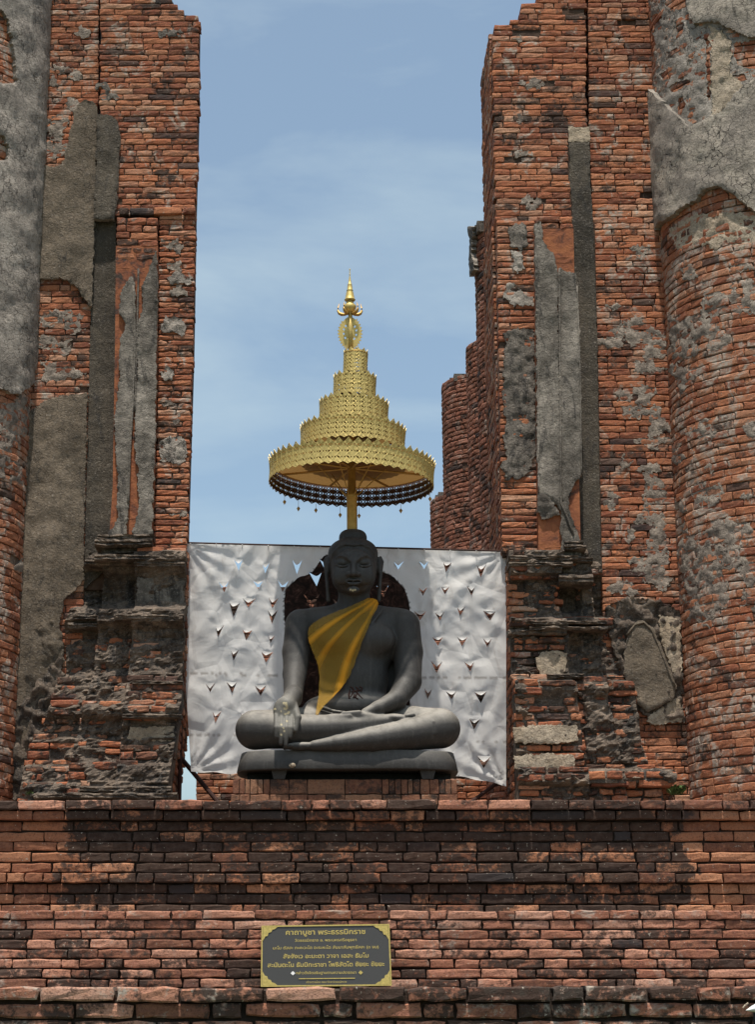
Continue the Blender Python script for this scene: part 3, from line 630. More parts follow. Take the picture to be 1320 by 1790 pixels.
smears(lw, Plane(YA), [(95, 225, 50, 40), (90, 265, 45, 30), (95, 600, 60, 20), (100, 650, 70, 34), (80, 560, 40, 22), (88, 140, 20, 30), ], 'grey', .004, 9)
smears(lw, Plane(YA), [(rr.uniform(60, 132), rr.uniform(500, 690), rr.uniform(14, 40), rr.uniform(8, 20)) for i in range(12)] + [(rr.uniform(85, 150), rr.uniform(20, 280), rr.uniform(14, 40), rr.uniform(8, 24)) for i in range(7)], 'grey', .004, 15)
smears(lw, Plane(YJ), [(rr.uniform(292, 314), rr.uniform(400, 900), rr.uniform(14, 40), rr.uniform(8, 20)) for i in range(9)], 'grey', .004, 16)
smears(lw, Plane(YB), [(182, 150, 20, 20), (190, 170, 30, 14), (300, 60, 40, 14)], 'dark', .004, 10)

# ------------------------------------------------------------------ right ruined wall
rw = thing('ruined_wall', 'tall ruined brick wall right of the statue with a dark stucco strip', 'wall', (P(1000, 1398, YB).x, YB, Z2))
RB = Bricks()
zt = P(1000, -50, YB).z
Lc, Rc = wall_poly(YB, [(-60, 945), (-2, 940), (8, 938), (11, 912), (35, 908), (37, 890), (43, 888), (45, 862), (200, 862), (390, 867)], [(-60, 1024), (220, 1027), (224, 995), (300, 994), (390, 1000)])
Lc2, Rc2 = wall_poly(YB, [(-60, 945), (-2, 940), (8, 938), (11, 912), (35, 908), (37, 890), (43, 888), (45, 862), (200, 862), (390, 867)], [(-60, 1024), (220, 1027), (390, 1030)])
core(rw, YB, Lc2, Rc2, P(900, 392, YB).z, zt, .9, inset=.015); lay(RB, Plane(YB), Lc, Rc, P(900, 388, YB).z, zt, .048, 'upper', (.10, .24), seed=21, missing=.015, edge=.010)
L, R = wall_poly(YA, [(-60, 1027), (220, 1029), (600, 1044), (960, 1050), (1400, 1060)], [(-60, 1150), (400, 1180), (800, 1210), (1400, 1230)])
core(rw, YA, L, R, Z2, zt, .8); 
RX = [(1058, 1062), (1080, 1052), (1100, 1045), (1150, 1050), (1190, 1070), (1195, 1262), (1165, 1265), (1125, 1250), (1098, 1225), (1085, 1190), (1075, 1150), (1065, 1110)]
lay(RB, Plane(YA - .01), L, R, Z2, zt, .049, 'upper', (.10, .23), skip=skipper([RX]), seed=22, missing=.006)
RS = [(994, 250), (1031, 250), (1031, 300), (1034, 350), (1038, 420), (1041, 500), (1044, 600), (1047, 800), (1050, 960), (1051, 988), (1010, 988), (1003, 900), (1003, 700), (1002, 560), (1000, 480), (998, 400), (1000, 380), (999, 345), (994, 310), (997, 280)]
RS0 = [(993, 223), (1030, 223), (1031, 250), (994, 250)]
coat('stucco_coat', rw, Plane(YB + .015), RS, 'strip', .012, [], 7, .8, .008, rim=False)
coat('stucco_coat', rw, Plane(YB + .015), RS0, 'pale', .014, [], 6, 1, .008, rim=False)
L, R = wall_poly(YB + .03, [(385, 996), (990, 1000)], [(385, 1040), (990, 1053)]); core(rw, YB + .03, L, R, P(1000, 990, YB).z, P(1000, 386, YB).z, .3, inset=0, rec=.0)
# lower jamb
L, R = wall_poly(YJ, [(385, 868), (965, 877)], [(385, 935), (965, 941)])
core(rw, YJ, L, R, P(900, 970, YJ).z, P(900, 386, YJ).z, .85); lay(RB, Plane(YJ), L, R, P(900, 968, YJ).z, P(900, 382, YJ).z, .048, 'upper', (.12, .26), seed=23, wear=.7)
# side of the opening
Xs = interp(Lc, P(865, 200, YB).z)
for (ya, yb, xx) in ((45, 385, 862), (385, 968, 870)):
    Xs = P(xx, (ya + yb) / 2, YB).x; sd_ = Side(Xs)
    lay(RB, sd_, 12.53, 13.32, P(xx, yb, YB).z, P(xx, ya, YB).z, .048, 'upper', (.12, .24), seed=24 + ya, wear=.6, jit=.004)
# pilaster
YPR = 12.30
L, R = wall_poly(YPR, [(372, 935), (600, 937), (980, 942)], [(372, 1002), (560, 1006), (980, 1016)])
core(rw, YPR, L, R, P(970, 978, YPR).z, P(970, 400, YPR).z, .2, 'orange', 0, 0, 'pilaster_face')
lay(RB, Plane(YPR - .004), [(0, P(938, 380, YPR).x), (9, P(938, 380, YPR).x)], R, P(970, 402, YPR).z, P(970, 374, YPR).z, .055, 'base', (.1, .18), seed=26, wear=.9)
lay(RB, Plane(YPR - .001), *wall_poly(YPR, [(372, 935), (600, 937), (980, 942)], [(372, 1002), (560, 1006), (980, 1016)]), P(970, 978, YPR).z, P(970, 402, YPR).z, .08, 'orange', (.14, .3), .05, .6, .002, gap=.009, seed=56)
RP1 = [(934, 395), (944, 390), (947, 410), (950, 425), (958, 438), (968, 448), (972, 462), (975, 475), (975, 560), (977, 700), (979, 800), (981, 893), (975, 888), (968, 880), (955, 868), (941, 862), (939, 800), (937, 600)]
RP2 = [(978, 470), (986, 477), (1007, 479), (1009, 514), (1012, 571), (1016, 700), (1016, 832), (1006, 845), (999, 856), (993, 870), (993, 885), (1004, 920), (1014, 946), (1016, 975), (982, 978), (980, 940), (981, 893), (979, 800), (977, 700), (975, 560)]
coat('stucco_coat', rw, Plane(YPR), RP1, 'streaky', .03, [], 6, 1.4, .014); coat('stucco_coat', rw, Plane(YPR), RP2, 'streaky', .026, [], 6, 1.4, .014)
coat('stucco_patch', rw, Plane(YPR), [(940, 862), (955, 866), (968, 880), (978, 900), (962, 905), (945, 910), (940, 890)], 'dark', .03, [], 5, 1.6, .02)
ridge(rw, [(978, 470), (979, 600), (980, 740), (981, 880), (992, 905), (1003, 935)], YPR - .030, .008, 'streaky'); ridge(rw, [(940, 430), (941, 600), (942, 860)], YPR - .03, .006, 'streaky'); ridge(rw, [(1009, 500), (1014, 640), (1017, 830)], YPR - .028, .005, 'streaky')
for pl, mt in (([(889, 398), (900, 391), (920, 395), (922, 430), (912, 440), (892, 430)], 'dark'), ([(892, 440), (912, 440), (917, 470), (903, 480), (896, 462)], 'grey'), ([(878, 520), (884, 500), (898, 495), (905, 505), (918, 515), (933, 523), (933, 535), (900, 535)], 'grey'),
               ([(880, 582), (900, 576), (925, 577), (934, 585), (936, 700), (937, 790), (929, 815), (918, 830), (905, 838), (885, 838), (878, 820), (884, 790), (878, 770), (886, 740), (879, 720), (882, 640)], 'dark')):
    coat('stucco_patch', rw, Plane(YJ), pl, mt, .008, [], 4, 2.6, .014, rim=False, nf=12)
coat('stucco_coat', rw, Plane(YA), RX, 'crust', .03, [], 5, 2.5, .05, rim=False, nf=14)
LEAF = [(1100, 1102), (1112, 1088), (1126, 1088), (1140, 1100), (1150, 1122), (1160, 1150), (1172, 1178), (1180, 1200), (1176, 1222), (1150, 1238), (1130, 1246), (1110, 1230), (1097, 1205), (1089, 1180), (1090, 1140)]
coat('stucco_coat', rw, Plane(YA), LEAF, 'brown', .062, [], 6, 1.0, .012)
ridge(rw, [(1096, 1110), (1110, 1092), (1126, 1088), (1140, 1102), (1150, 1124), (1160, 1150), (1172, 1180), (1180, 1200)], YA - .066, .008, 'brown')
coat('stucco_coat', rw, Plane(YA), [(1150, 1075), (1188, 1085), (1190, 1185), (1178, 1180), (1165, 1150), (1152, 1115)], 'pale', .04, [], 6, 2, .012, rim=False)
coat('stucco_coat', rw, Plane(YA), [(1135, 1250), (1178, 1222), (1190, 1215), (1190, 1262), (1150, 1268), (1130, 1262)], 'pale', .035, [], 6, 2, .012, rim=False)
smears(rw, Plane(YA - .01), [(1105, 572, 34, 46), (1138, 600, 30, 60), (1125, 690, 40, 40), (1145, 740, 30, 60), (1120, 640, 30, 20), (1140, 860, 40, 70), (1150, 950, 40, 90), (1130, 905, 40, 30), (1120, 440, 30, 24), (1150, 1010, 50, 40), (1090, 1030, 60, 24), (1108, 720, 50, 26)], 'grey', .006, 12)
smears(rw, Plane(YA - .01), [(rr.uniform(1060, 1190), rr.uniform(520, 1040), rr.uniform(14, 50), rr.uniform(10, 34)) for i in range(22)], 'grey', .006, 13)
smears(rw, Plane(YB), [(rr.uniform(880, 1000), rr.uniform(60, 370), rr.uniform(10, 40), rr.uniform(8, 20)) for i in range(8)], 'grey', .006, 14)

# ------------------------------------------------------------------ weathered stepped bases of both walls
PROF = [(955, .0), (965, .02), (970, .14), (985, .16), (1000, .12), (1010, .05), (1050, .03), (1066, .09), (1074, .19), (1095, .19), (1105, .11), (1120, .09), (1150, .14), (1180, .13), (1192, .19), (1215, .21), (1232, .23), (1248, .29), (1262, .26), (1268, .21), (1295, .21), (1300, .26), (1340, .28), (1348, .33), (1374, .33), (1380, .37), (1405, .37)]
PROFR = [(955, .0), (962, .03), (968, .13), (1000, .15), (1010, .15), (1020, .06), (1050, .03), (1080, .04), (1088, .15), (1100, .14), (1108, .09), (1150, .08), (1185, .10), (1198, .20), (1212, .22), (1226, .18), (1236, .18), (1300, .20), (1345, .20), (1352, .27), (1364, .30), (1376, .30), (1380, .22), (1405, .22)]
def base(parent, B, prof, blocks, cover, seed, hollow=None, y1=1404):
    """blocks: (left polyline, right polyline, step back)"""
    for bi, (Lp, Rp, back, y0) in enumerate(blocks):
        Yp = YJ + back; L, R = wall_poly(Yp, Lp, Rp); zT, zB = P(900, y0, Yp).z, Z2 - .0
        pz = sorted((P(900, y, Yp).z, o) for y, o in prof)
        nzz = int((zT - zB) / .014); nx = 0; vs = []; rows = []
        w = max(interp(R, (zT + zB) / 2) - interp(L, (zT + zB) / 2), .1); nx = max(6, int(w / .016))
        m = MB()
        for k in range(nzz + 1):
            z = zB + (zT - zB) * k / nzz; a, b = interp(L, z), interp(R, z); row = []
            e = .012 * nse(z * 9, seed, bi)
            for i in range(-1, nx + 2):
                ii = min(max(i, 0), nx); x = a + (b - a) * ii / nx + (e if ii in (0, nx) else 0)
                px, py = to_px((x, Yp, z)); cv = cover(px, py) + .55 * frac(x * 4, z * 6, seed) + .35 * frac(x * 16, z * 22, seed)
                o = interp(pz, z) + .012 * frac(x * 3, z * 3, seed + 5)
                s_ = min(1, max(0, cv * 5 + .5)); o += -.03 + s_ * (.036 + .018 * sin(x * 11 + 2 * nse(z * 2, seed)) * max(0, nse(x * 2, z * 2, seed + 9) + .4) + .03 * frac(x * 8, z * 18, seed + 3) + .014 * frac(x * 30, z * 45, seed + 8))
                if hollow: o -= hollow(px, py)
                if i < 0 or i > nx: y = Yp + (.35 if i < 0 or bi else .35)
                else: y = Yp - o
                row.append((x, y, z))
            rows.append(row)
        nn = len(rows[0]); vs = [v for r in rows for v in r]; fs = [(k * nn + i, k * nn + i + 1, (k + 1) * nn + i + 1, (k + 1) * nn + i) for k in range(nzz) for i in range(nn - 1)]
        # lid
        b0 = len(vs); top = rows[-1]; vs += [(v[0], Yp + .35, v[2]) for v in top]; fs += [(nzz * nn + i, nzz * nn + i + 1, b0 + i + 1, b0 + i) for i in range(nn - 1)]
        o = obj('moulding_body', mesh('moulding_body', vs, fs), 'crust', parent)
        lay(B, Plane(Yp), L, R, zB, zT, .056, 'base', (.10, .24), .12, .9, .008, off=lambda z: interp(pz, z) - .004, gap=.012, missing=.07, seed=seed + bi, vary=.15, edge=.02,
            skip=lambda p, ln: (cover(*to_px(p)) > .45) or (hollow and hollow(*to_px(p)) > .02))
def cov_l(x, y):
    c = .04
    if 965 < y < 1110: c = .50
    if 1110 <= y < 1188: c = .42 if x > 190 else .15
    if 1255 < y < 1300 and x > 200: c = .6
    if 1344 < y < 1378 and x > 160: c = .5
    return c
def cov_r(x, y):
    c = -.14
    if 965 < y < 1105 and x > 900: c = .38 if x > 915 else -.1
    if 1110 < y < 1190 and x > 985: c = .25
    if 1200 < y < 1340 and x > 1015: c = .22
    return c
RE = [(955, 327), (1100, 324), (1240, 320), (1400, 312)]
base(lw, LB, PROF, [([(955, 238), (1075, 236), (1190, 228), (1300, 218), (1400, 208)], [(y, x - 14 * (y > 1240)) for y, x in RE], 0.0, 962),
                    ([(955, 190), (1010, 182), (1075, 178), (1190, 168), (1300, 140), (1400, 125)], [(955, 250), (1400, 222)], .09, 965),
                    ([(965, 166), (1010, 146), (1060, 142), (1075, 128), (1100, 118), (1180, 120), (1200, 106), (1240, 98), (1320, 58), (1400, 48)], [(955, 200), (1400, 150)], .18, 975)], cov_l, 31,
     hollow=lambda x, y: .05 * max(0, 1 - ((x - 200) / 26) ** 2 - ((y - 1032) / 26) ** 2) + .05 * max(0, 1 - ((x - 245) / 20) ** 2 - ((y - 1032) / 22) ** 2) + .04 * max(0, 1 - ((x - 150) / 18) ** 2 - ((y - 1150) / 28) ** 2))
LE = [(955, 888), (1100, 890), (1240, 896), (1400, 900)]
base(rw, RB, PROFR, [(LE, [(955, 985), (1020, 975), (1085, 985), (1100, 990), (1190, 992), (1200, 1002), (1300, 1012), (1352, 1020), (1400, 1020)], 0.0, 962),
                     ([(955, 970), (1400, 1000)], [(955, 1020), (1010, 1030), (1085, 1040), (1200, 1052), (1300, 1070), (1400, 1090)], .08, 965),
                     ([(955, 1010), (1400, 1070)], [(955, 1022), (1000, 1046), (1085, 1062), (1100, 1078), (1180, 1085), (1210, 1102), (1300, 1112), (1345, 1126), (1354, 1168), (1376, 1170), (1380, 1150), (1400, 1150)], .16, 985)], cov_r, 61,
     hollow=lambda x, y: .10 * max(0, 1 - ((x - 992) / 24) ** 4 - ((y - 1050) / 26) ** 4) + .05 * max(0, 1 - ((x - 1000) / 16) ** 2 - ((y - 1135) / 16) ** 2))
# pale plaster panels left on the bases
for B_, Ep, sg, prof in ((LB, [(y, x - 14 * (y > 1240)) for y, x in RE], -1, PROF), (RB, LE, 1, PROFR)):
    E1, _ = wall_poly(YJ, Ep, Ep); pzz = sorted((P(900, y, YJ).z, o) for y, o in prof)
    lay(B_, Side(lambda z: interp(E1, z) - sg * .012, sg), YJ - .02, YJ + .62, Z2, P(900, 968, YJ).z, .056, 'base', (.11, .2), .08, .8, .006, seed=71 + sg)
    for k in range(3): lay(B_, Side(lambda z: interp(E1, z) - sg * .008, sg), YJ - .30 + .08 * k, YJ, Z2, P(900, (1345, 1195, 1100)[k], YJ).z, .056, 'base', (.08, .15), .05, .8, .004, seed=75 + sg + k) if k == 9 else None
def offp(prof, y): return interp(prof, y)
for par, prof, pl in ((rw, PROFR, [(937, 1150), (950, 1140), (975, 1137), (990, 1142), (991, 1165), (985, 1178), (945, 1180), (938, 1168)]), (rw, PROFR, [(897, 1270), (950, 1266), (1008, 1268), (1011, 1296), (960, 1300), (900, 1298)]),
                      (rw, PROFR, [(898, 1320), (950, 1317), (1006, 1320), (1004, 1342), (950, 1344), (900, 1343)]), (lw, PROF, [(228, 1272), (305, 1270), (306, 1294), (250, 1297), (222, 1290)]), (lw, PROF, [(240, 1010), (322, 1015), (322, 1062), (240, 1062)])):
    yc = sum(p[1] for p in pl) / len(pl)
    coat('stucco_patch', par, Plane(YJ - offp(prof, yc) - .012), pl, 'pale' if yc > 1100 else 'dark', .012, [], 6, 1.6, .010, rim=False)
# dark mouldings lying on the bases: pilaster feet and worn ledges
def ledge(parent, x0, x1, y0, y1, Y, depth, mat='dark', rag=.012, seed=0, name='moulding'):
    a, b = P(x0, (y0 + y1) / 2, Y).x, P(x1, (y0 + y1) / 2, Y).x; zt_, zb2 = P(x0, y0, Y).z, P(x0, y1, Y).z; nx = max(4, int((b - a) / .018)); pr = [(0, .0), (.0, .6), (.2, .95), (.45, .8), (.6, 1.0), (.85, .9), (1, .45), (1, 0)]
    vs = []; 
    for i in range(nx + 1):
        x = a + (b - a) * i / nx
        for k, (tz, d) in enumerate(pr):
            e = 0 if d == 0 else rag * frac(x * 14, k * 1.7, seed)
            vs.append((x + (rag * nse(k, seed) if i in (0, nx) else 0), Y + (.10 if d == 0 else 0) - d * depth - e, zb2 + (zt_ - zb2) * tz + .5 * rag * frac(x * 9, k, seed + 4)))
    n = len(pr); fs = [(i * n + k, (i + 1) * n + k, (i + 1) * n + k + 1, i * n + k + 1) for i in range(nx) for k in range(n - 1)] + [tuple(range(n))[::-1], tuple(nx * n + k for k in range(n))]
    return obj(name, mesh(name, vs, [f[::-1] for f in fs]), mat, parent)
for i, (x0_, x1_, y0_, y1_, Y_, d_) in enumerate([(172, 270, 936, 948, YPIL, .07), (168, 268, 946, 960, YPIL, .10), (178, 262, 958, 970, YPIL + .02, .05),
    (166, 326, 970, 982, YJ - .12, .05), (240, 324, 984, 992, YJ - .12, .04), (150, 250, 980, 990, YJ - .04, .05), (130, 240, 1076, 1086, YJ, .06), (200, 322, 1074, 1084, YJ - .17, .04), (120, 260, 1090, 1100, YJ, .05),
    (232, 320, 1190, 1197, YJ - .18, .03), (215, 318, 1248, 1256, YJ - .27, .04), (140, 300, 1374, 1384, YJ - .33, .04), (60, 310, 1386, 1396, YJ - .36, .04)]):
    ledge(lw, x0_, x1_, y0_, y1_, Y_, d_, 'crust', .020 if i < 3 else .016, i)
for i, (x0_, x1_, y0_, y1_, Y_, d_) in enumerate([(985, 1018, 948, 956, YPR, .06), (984, 1022, 956, 966, YPR, .09), (888, 1010, 972, 980, YJ - .12, .04), (889, 1000, 984, 992, YJ - .12, .05), (930, 1035, 976, 986, YJ - .06, .06), (975, 1035, 1006, 1024, YJ - .08, .08),
    (918, 1060, 1086, 1092, YJ - .12, .04), (925, 1062, 1096, 1102, YJ - .12, .04), (888, 990, 1100, 1110, YJ - .10, .03), (955, 1020, 1178, 1186, YJ - .10, .05)]):
    ledge(rw, x0_, x1_, y0_, y1_, Y_, d_, 'crust', .018, i + 40)
LB.build(lw, 300); RB.build(rw, 300)

# ------------------------------------------------------------------ ruined columns further back, seen past the right wall
for lab, xs, ytop, Yc, R_, wseed in (('nearest of the four eroded brick columns seen past the right wall, the tallest', 832, 382, 14.3, .42, 1), ('second eroded brick column seen past the right wall, top below the tallest one', 812, 580, 15.9, .42, 2),
                            ('third eroded brick column seen past the right wall, flat ragged top beside the gold parasol', 768, 655, 17.6, .42, 3), ('short stump of a brick column just right of the gold parasol rim', 746, 862, 19.2, .40, 4)):
    c_, s_ = column(lab, xs + 6, 800 if ytop < 800 else 900, Yc, R_, ytop, -1, 'far', .050, 700 + wseed, [], radians(-110), radians(60), 'mortar', (.09, .17), z1=P(xs, ytop, Yc - R_).z, wear=.8, group='ruined columns in the row behind the right wall')
    m = MB(); r_ = random.Random(wseed); zt_ = P(xs, ytop, Yc - R_).z
    for k in range(9):
        a = r_.uniform(-1.6, .6); rr_ = R_ * r_.uniform(.5, .92); h = r_.uniform(.03, .07); x_, y_ = s_.cx + rr_ * sin(a), s_.cy - rr_ * cos(a)
        m.box((x_ - .08, y_ - .05, zt_ - .03), (x_ + r_.uniform(.04, .1), y_ + .06, zt_ + h))
    m.obj('broken_top', 'dark', c_)
    if wseed == 1:
        coat('stucco_patch', c_, s_, [(812, 404), (824, 396), (836, 398), (832, 440), (838, 470), (830, 484), (818, 470), (812, 440)], 'dark', .05, [], 5, 1.5, .02)
for lab, x0_, x1_, y0_ in (('low ruined brick wall behind the left end of the pedestal, under the banner', 342, 470, 1346), ('low ruined brick wall behind the right end of the pedestal, under the banner', 770, 905, 1362), ('weathered brick stub behind the banner, glimpsed through its slits', 345, 860, 1030)):
    Yw = 14.4 if y0_ > 1200 else 15.2; t = thing('low_wall', lab, 'wall', (P(x0_, 1398, Yw).x, Yw, Z2)); B = Bricks(); zt_ = P(600, y0_, Yw).z; a, b = P(x0_, 1398, Yw).x, P(x1_, 1398, Yw).x
    m = MB(); m.box((a + .01, Yw + .02, Z2), (b - .01, Yw + .3, zt_ - .01)); m.obj('wall_core', 'mortar', t)
    lay(B, Plane(Yw), a, b, Z2, zt_, .052, 'upper' if y0_ > 1200 else 'cap', (.10, .2), seed=88 + x0_); B.build(t, 300 if y0_ > 1200 else 0)

# ------------------------------------------------------------------ pedestal
YP = 11.75
pt = thing('brick_pedestal', 'small pedestal of upright clean-cut bricks under the dark statue', 'pedestal', (P(605, 1398, YP).x, YP, Z2))
zA, zB_, zC = P(600, 1361, YP).z, P(600, 1388, YP).z, Z2
m = MB(); m.box((P(409, 1398, YP).x, YP + .015, Z2), (P(797, 1398, YP).x, 12.45, zA - .006)); m.obj('pedestal_core', 'mortar_dark', pt)
PB = Bricks()
def z2p(z): return 400 + z / 3.143
up = [20, 58, 88, 117, 158, 188, 225, 330, 433, 638, 843, 880, 912, 948, 984, 1012, 1052, 1105, 1156, 1190, 1222, 1256]
lo = [12, 60, 117, 225, 330, 433, 532, 638, 843, 948, 1052, 1150, 1256]
r_ = random.Random(3)
for arr, za_, zb2, ss in ((up, zB_, zA, 0), (lo, zC, zB_, .018)):
    for a, b in zip(arr, arr[1:]):
        xa, xb = P(z2p(a), 1380, YP).x, P(z2p(b), 1380, YP).x
        PB.add(Vector(((xa + xb) / 2, YP - ss + r_.uniform(-.003, .003), (za_ + zb2) / 2)), r_.uniform(-.01, .01), xb - xa - .005, zb2 - za_ - .006, .12, 'pedestal', .2, 0, 0)
for k in range(4):     # right flank
    PB.add(Vector((P(797, 1380, YP).x + .012, YP + .13 + k * .16, (zC + zA) / 2)), pi / 2, .15, zA - zC - .01, .1, 'pedestal', .2, 0, 0)
PB.build(pt)

# ------------------------------------------------------------------ statue (distance field -> surface)
class SDF:
    def __init__(s, lo, hi, h):
        s.lo = np.array(lo); s.h = h; s.n = np.ceil((np.array(hi) - s.lo) / h).astype(int) + 1
        s.F = np.full(s.n, .2, dtype=np.float32); s.ax = [s.lo[i] + np.arange(s.n[i]) * h for i in range(3)]
    def blk(s, a, b):
        i0 = np.maximum(0, np.floor((np.array(a) - s.lo) / s.h).astype(int)); i1 = np.minimum(s.n, np.ceil((np.array(b) - s.lo) / s.h).astype(int) + 1)
        sl = tuple(slice(i0[i], max(i0[i], i1[i])) for i in range(3))
        X, Y, Z = np.meshgrid(*[s.ax[i][sl[i]].astype(np.float32) for i in range(3)], indexing='ij', sparse=True); return sl, X, Y, Z
    def comb(s, sl, d, k, mode):
        f = s.F[sl]; d = d.astype(np.float32)
        if mode == 'u': h = np.maximum(k - np.abs(f - d), 0) / k; s.F[sl] = np.minimum(f, d) - h * h * k * .25
        else: h = np.maximum(k - np.abs(f + d), 0) / k; s.F[sl] = np.maximum(f, -d) + h * h * k * .25
    def cone(s, a, b, ra, rb, k=.02, mode='u', fl=1.0):
        a, b = np.array(a), np.array(b); r = max(ra, rb) * max(1, fl) + k + .02; sl, X, Y, Z = s.blk(np.minimum(a, b) - r, np.maximum(a, b) + r)
        ba = b - a; L2 = max(float(ba @ ba), 1e-9); px, py, pz = X - a[0], Y - a[1], Z - a[2]; t = np.clip((px * ba[0] + py * ba[1] + pz * ba[2]) / L2, 0, 1)
        d = np.sqrt((px - t * ba[0]) ** 2 + ((py - t * ba[1]) / fl) ** 2 + (pz - t * ba[2]) ** 2) - (ra + (rb - ra) * t); s.comb(sl, d, k, mode)
    def ell(s, c, r, k=.02, mode='u', rz=0.0, p=2.0, ry=0.0):
        c, r = np.array(c), np.array(r); m = float(r.max()) * 1.05 + k + .02; sl, X, Y, Z = s.blk(c - m, c + m); x, y, z = X - c[0], Y - c[1], Z - c[2]
        if ry: x, z = x * cos(ry) - z * sin(ry), x * sin(ry) + z * cos(ry)
        if rz: x, y = x * cos(rz) + y * sin(rz), -x * sin(rz) + y * cos(rz)
        if p == 2.0:
            k0 = np.sqrt((x / r[0]) ** 2 + (y / r[1]) ** 2 + (z / r[2]) ** 2); k1 = np.sqrt((x / r[0] ** 2) ** 2 + (y / r[1] ** 2) ** 2 + (z / r[2] ** 2) ** 2) + 1e-6; d = k0 * (k0 - 1) / k1
        else: d = ((np.abs(x / r[0]) ** p + np.abs(y / r[1]) ** p + np.abs(z / r[2]) ** p) ** (1 / p) - 1) * float(r.min())
        s.comb(sl, d, k, mode)
    def chain(s, pts, k=.01, mode='u', fl=1.0):
        for (a, ra), (b, rb) in zip(pts, pts[1:]): s.cone(a, b, ra, rb, k, mode, fl)
    def extract(s):
        F_ = s.F; S_ = F_ < 0; n = np.array(F_.shape) - 1
        tot = np.zeros(n, dtype=np.int8)
        for dx in (0, 1):
            for dy in (0, 1):
                for dz in (0, 1): tot += S_[dx:n[0] + dx, dy:n[1] + dy, dz:n[2] + dz]
        ii = np.argwhere((tot > 0) & (tot < 8)); acc = np.zeros((len(ii), 3)); cnt = np.zeros(len(ii)); cn = [np.array(c) for c in np.ndindex(2, 2, 2)]
        for a in cn:
            for ax in range(3):
                if a[ax] == 0:
                    b = a.copy(); b[ax] = 1; ia = ii + a; ib = ii + b; fa = F_[ia[:, 0], ia[:, 1], ia[:, 2]]; fb = F_[ib[:, 0], ib[:, 1], ib[:, 2]]; m_ = (fa < 0) != (fb < 0)
                    t_ = np.where(m_, fa / np.where(m_, fa - fb, 1), 0); pt_ = a + np.outer(t_, b - a); acc[m_] += pt_[m_]; cnt[m_] += 1
        V = s.lo + (ii + acc / cnt[:, None]) * s.h; idx = np.full(n, -1, dtype=np.int64); idx[ii[:, 0], ii[:, 1], ii[:, 2]] = np.arange(len(ii)); Q = []
        for ax in range(3):
            o1, o2 = [(1, 2), (2, 0), (0, 1)][ax]; sa = [slice(None)] * 3; sb = [slice(None)] * 3; sa[ax] = slice(0, -1); sb[ax] = slice(1, None)
            e = np.argwhere(S_[tuple(sa)] != S_[tuple(sb)]); e = e[(e[:, o1] > 0) & (e[:, o2] > 0) & (e[:, o1] < n[o1]) & (e[:, o2] < n[o2])]
            u1 = np.zeros(3, int); u1[o1] = 1; u2 = np.zeros(3, int); u2[o2] = 1; g_ = lambda q: idx[q[:, 0], q[:, 1], q[:, 2]]
            q = np.stack([g_(e - u1 - u2), g_(e - u2), g_(e), g_(e - u1)], 1); ins = S_[e[:, 0], e[:, 1], e[:, 2]]; q[~ins] = q[~ins][:, ::-1]; Q.append(q)
        Q = np.concatenate(Q); return V, Q[(Q >= 0).all(1)]
U = 1 / 259.0     # metres per pixel near the statue
YS = 12.05
bu = thing('buddha_statue', 'dark grey stone Buddha sitting cross-legged under the gold parasol', 'statue', (P(612, 1358, YS).x, YS, zA))
zpl = P(600, 1309, 11.74).z     # plinth top
lo_ = P(400, 1312, 11.9); hi_ = P(818, 915, 12.2)
D = SDF((lo_.x - .02, 11.56, zpl - .03), (hi_.x + .02, 12.42, hi_.z + .06), .006)
q = lambda x, y, Y: tuple(P(x, y, Y))
e = D.ell
# torso
e(q(622, 1122, 12.10), (76 * U, .150, 64 * U), .05); e(q(619, 1185, 12.08), (60 * U, .135, 66 * U), .05); e(q(614, 1238, 12.07), (84 * U, .17, 30 * U), .05)
e(q(586, 1117, 11.99), (34 * U, .07, 26 * U), .05); e(q(655, 1117, 11.99), (36 * U, .07, 26 * U), .05)
D.cone(q(548, 1090, 12.12), q(692, 1090, 12.12), 25 * U, 25 * U, .05)
D.cone(q(619, 1030, 12.10), q(619, 1080, 12.11), 27 * U, 31 * U, .04); D.cone(q(600, 1072, 12.12), q(540, 1086, 12.12), 17 * U, 20 * U, .05); D.cone(q(638, 1072, 12.12), q(700, 1086, 12.12), 17 * U, 20 * U, .05)
# filled mass behind the viewer's-right arm
e(q(684, 1188, 12.20), (34 * U, .06, 66 * U), .03)
# arms
D.chain([(q(526, 1092, 12.10), 28 * U), (q(519, 1140, 12.06), 25 * U), (q(515, 1178, 11.98), 20 * U), (q(512, 1222, 11.80), 15.5 * U)], .02)
D.chain([(q(706, 1094, 12.10), 29 * U), (q(713, 1140, 12.08), 26 * U), (q(714, 1186, 12.02), 23 * U)], .02)
D.chain([(q(714, 1192, 12.02), 23 * U), (q(694, 1222, 11.90), 17 * U), (q(660, 1238, 11.82), 12 * U), (q(640, 1246, 11.79), 9 * U)], .015)
# hand in the lap
D.ell(q(625, 1250, 11.78), (28 * U, .05, 7 * U), .015, ry=.08)
for k in range(4): D.cone(q(612, 1251 + k * 1.2, 11.77 + k * .018 - .03), q(578 + k * 3, 1253 + k, 11.76 + k * .018 - .03), 4.6 * U, 3.6 * U, .004)
D.cone(q(628, 1246, 11.75), q(600, 1247, 11.74), 5 * U, 3.6 * U, .004)
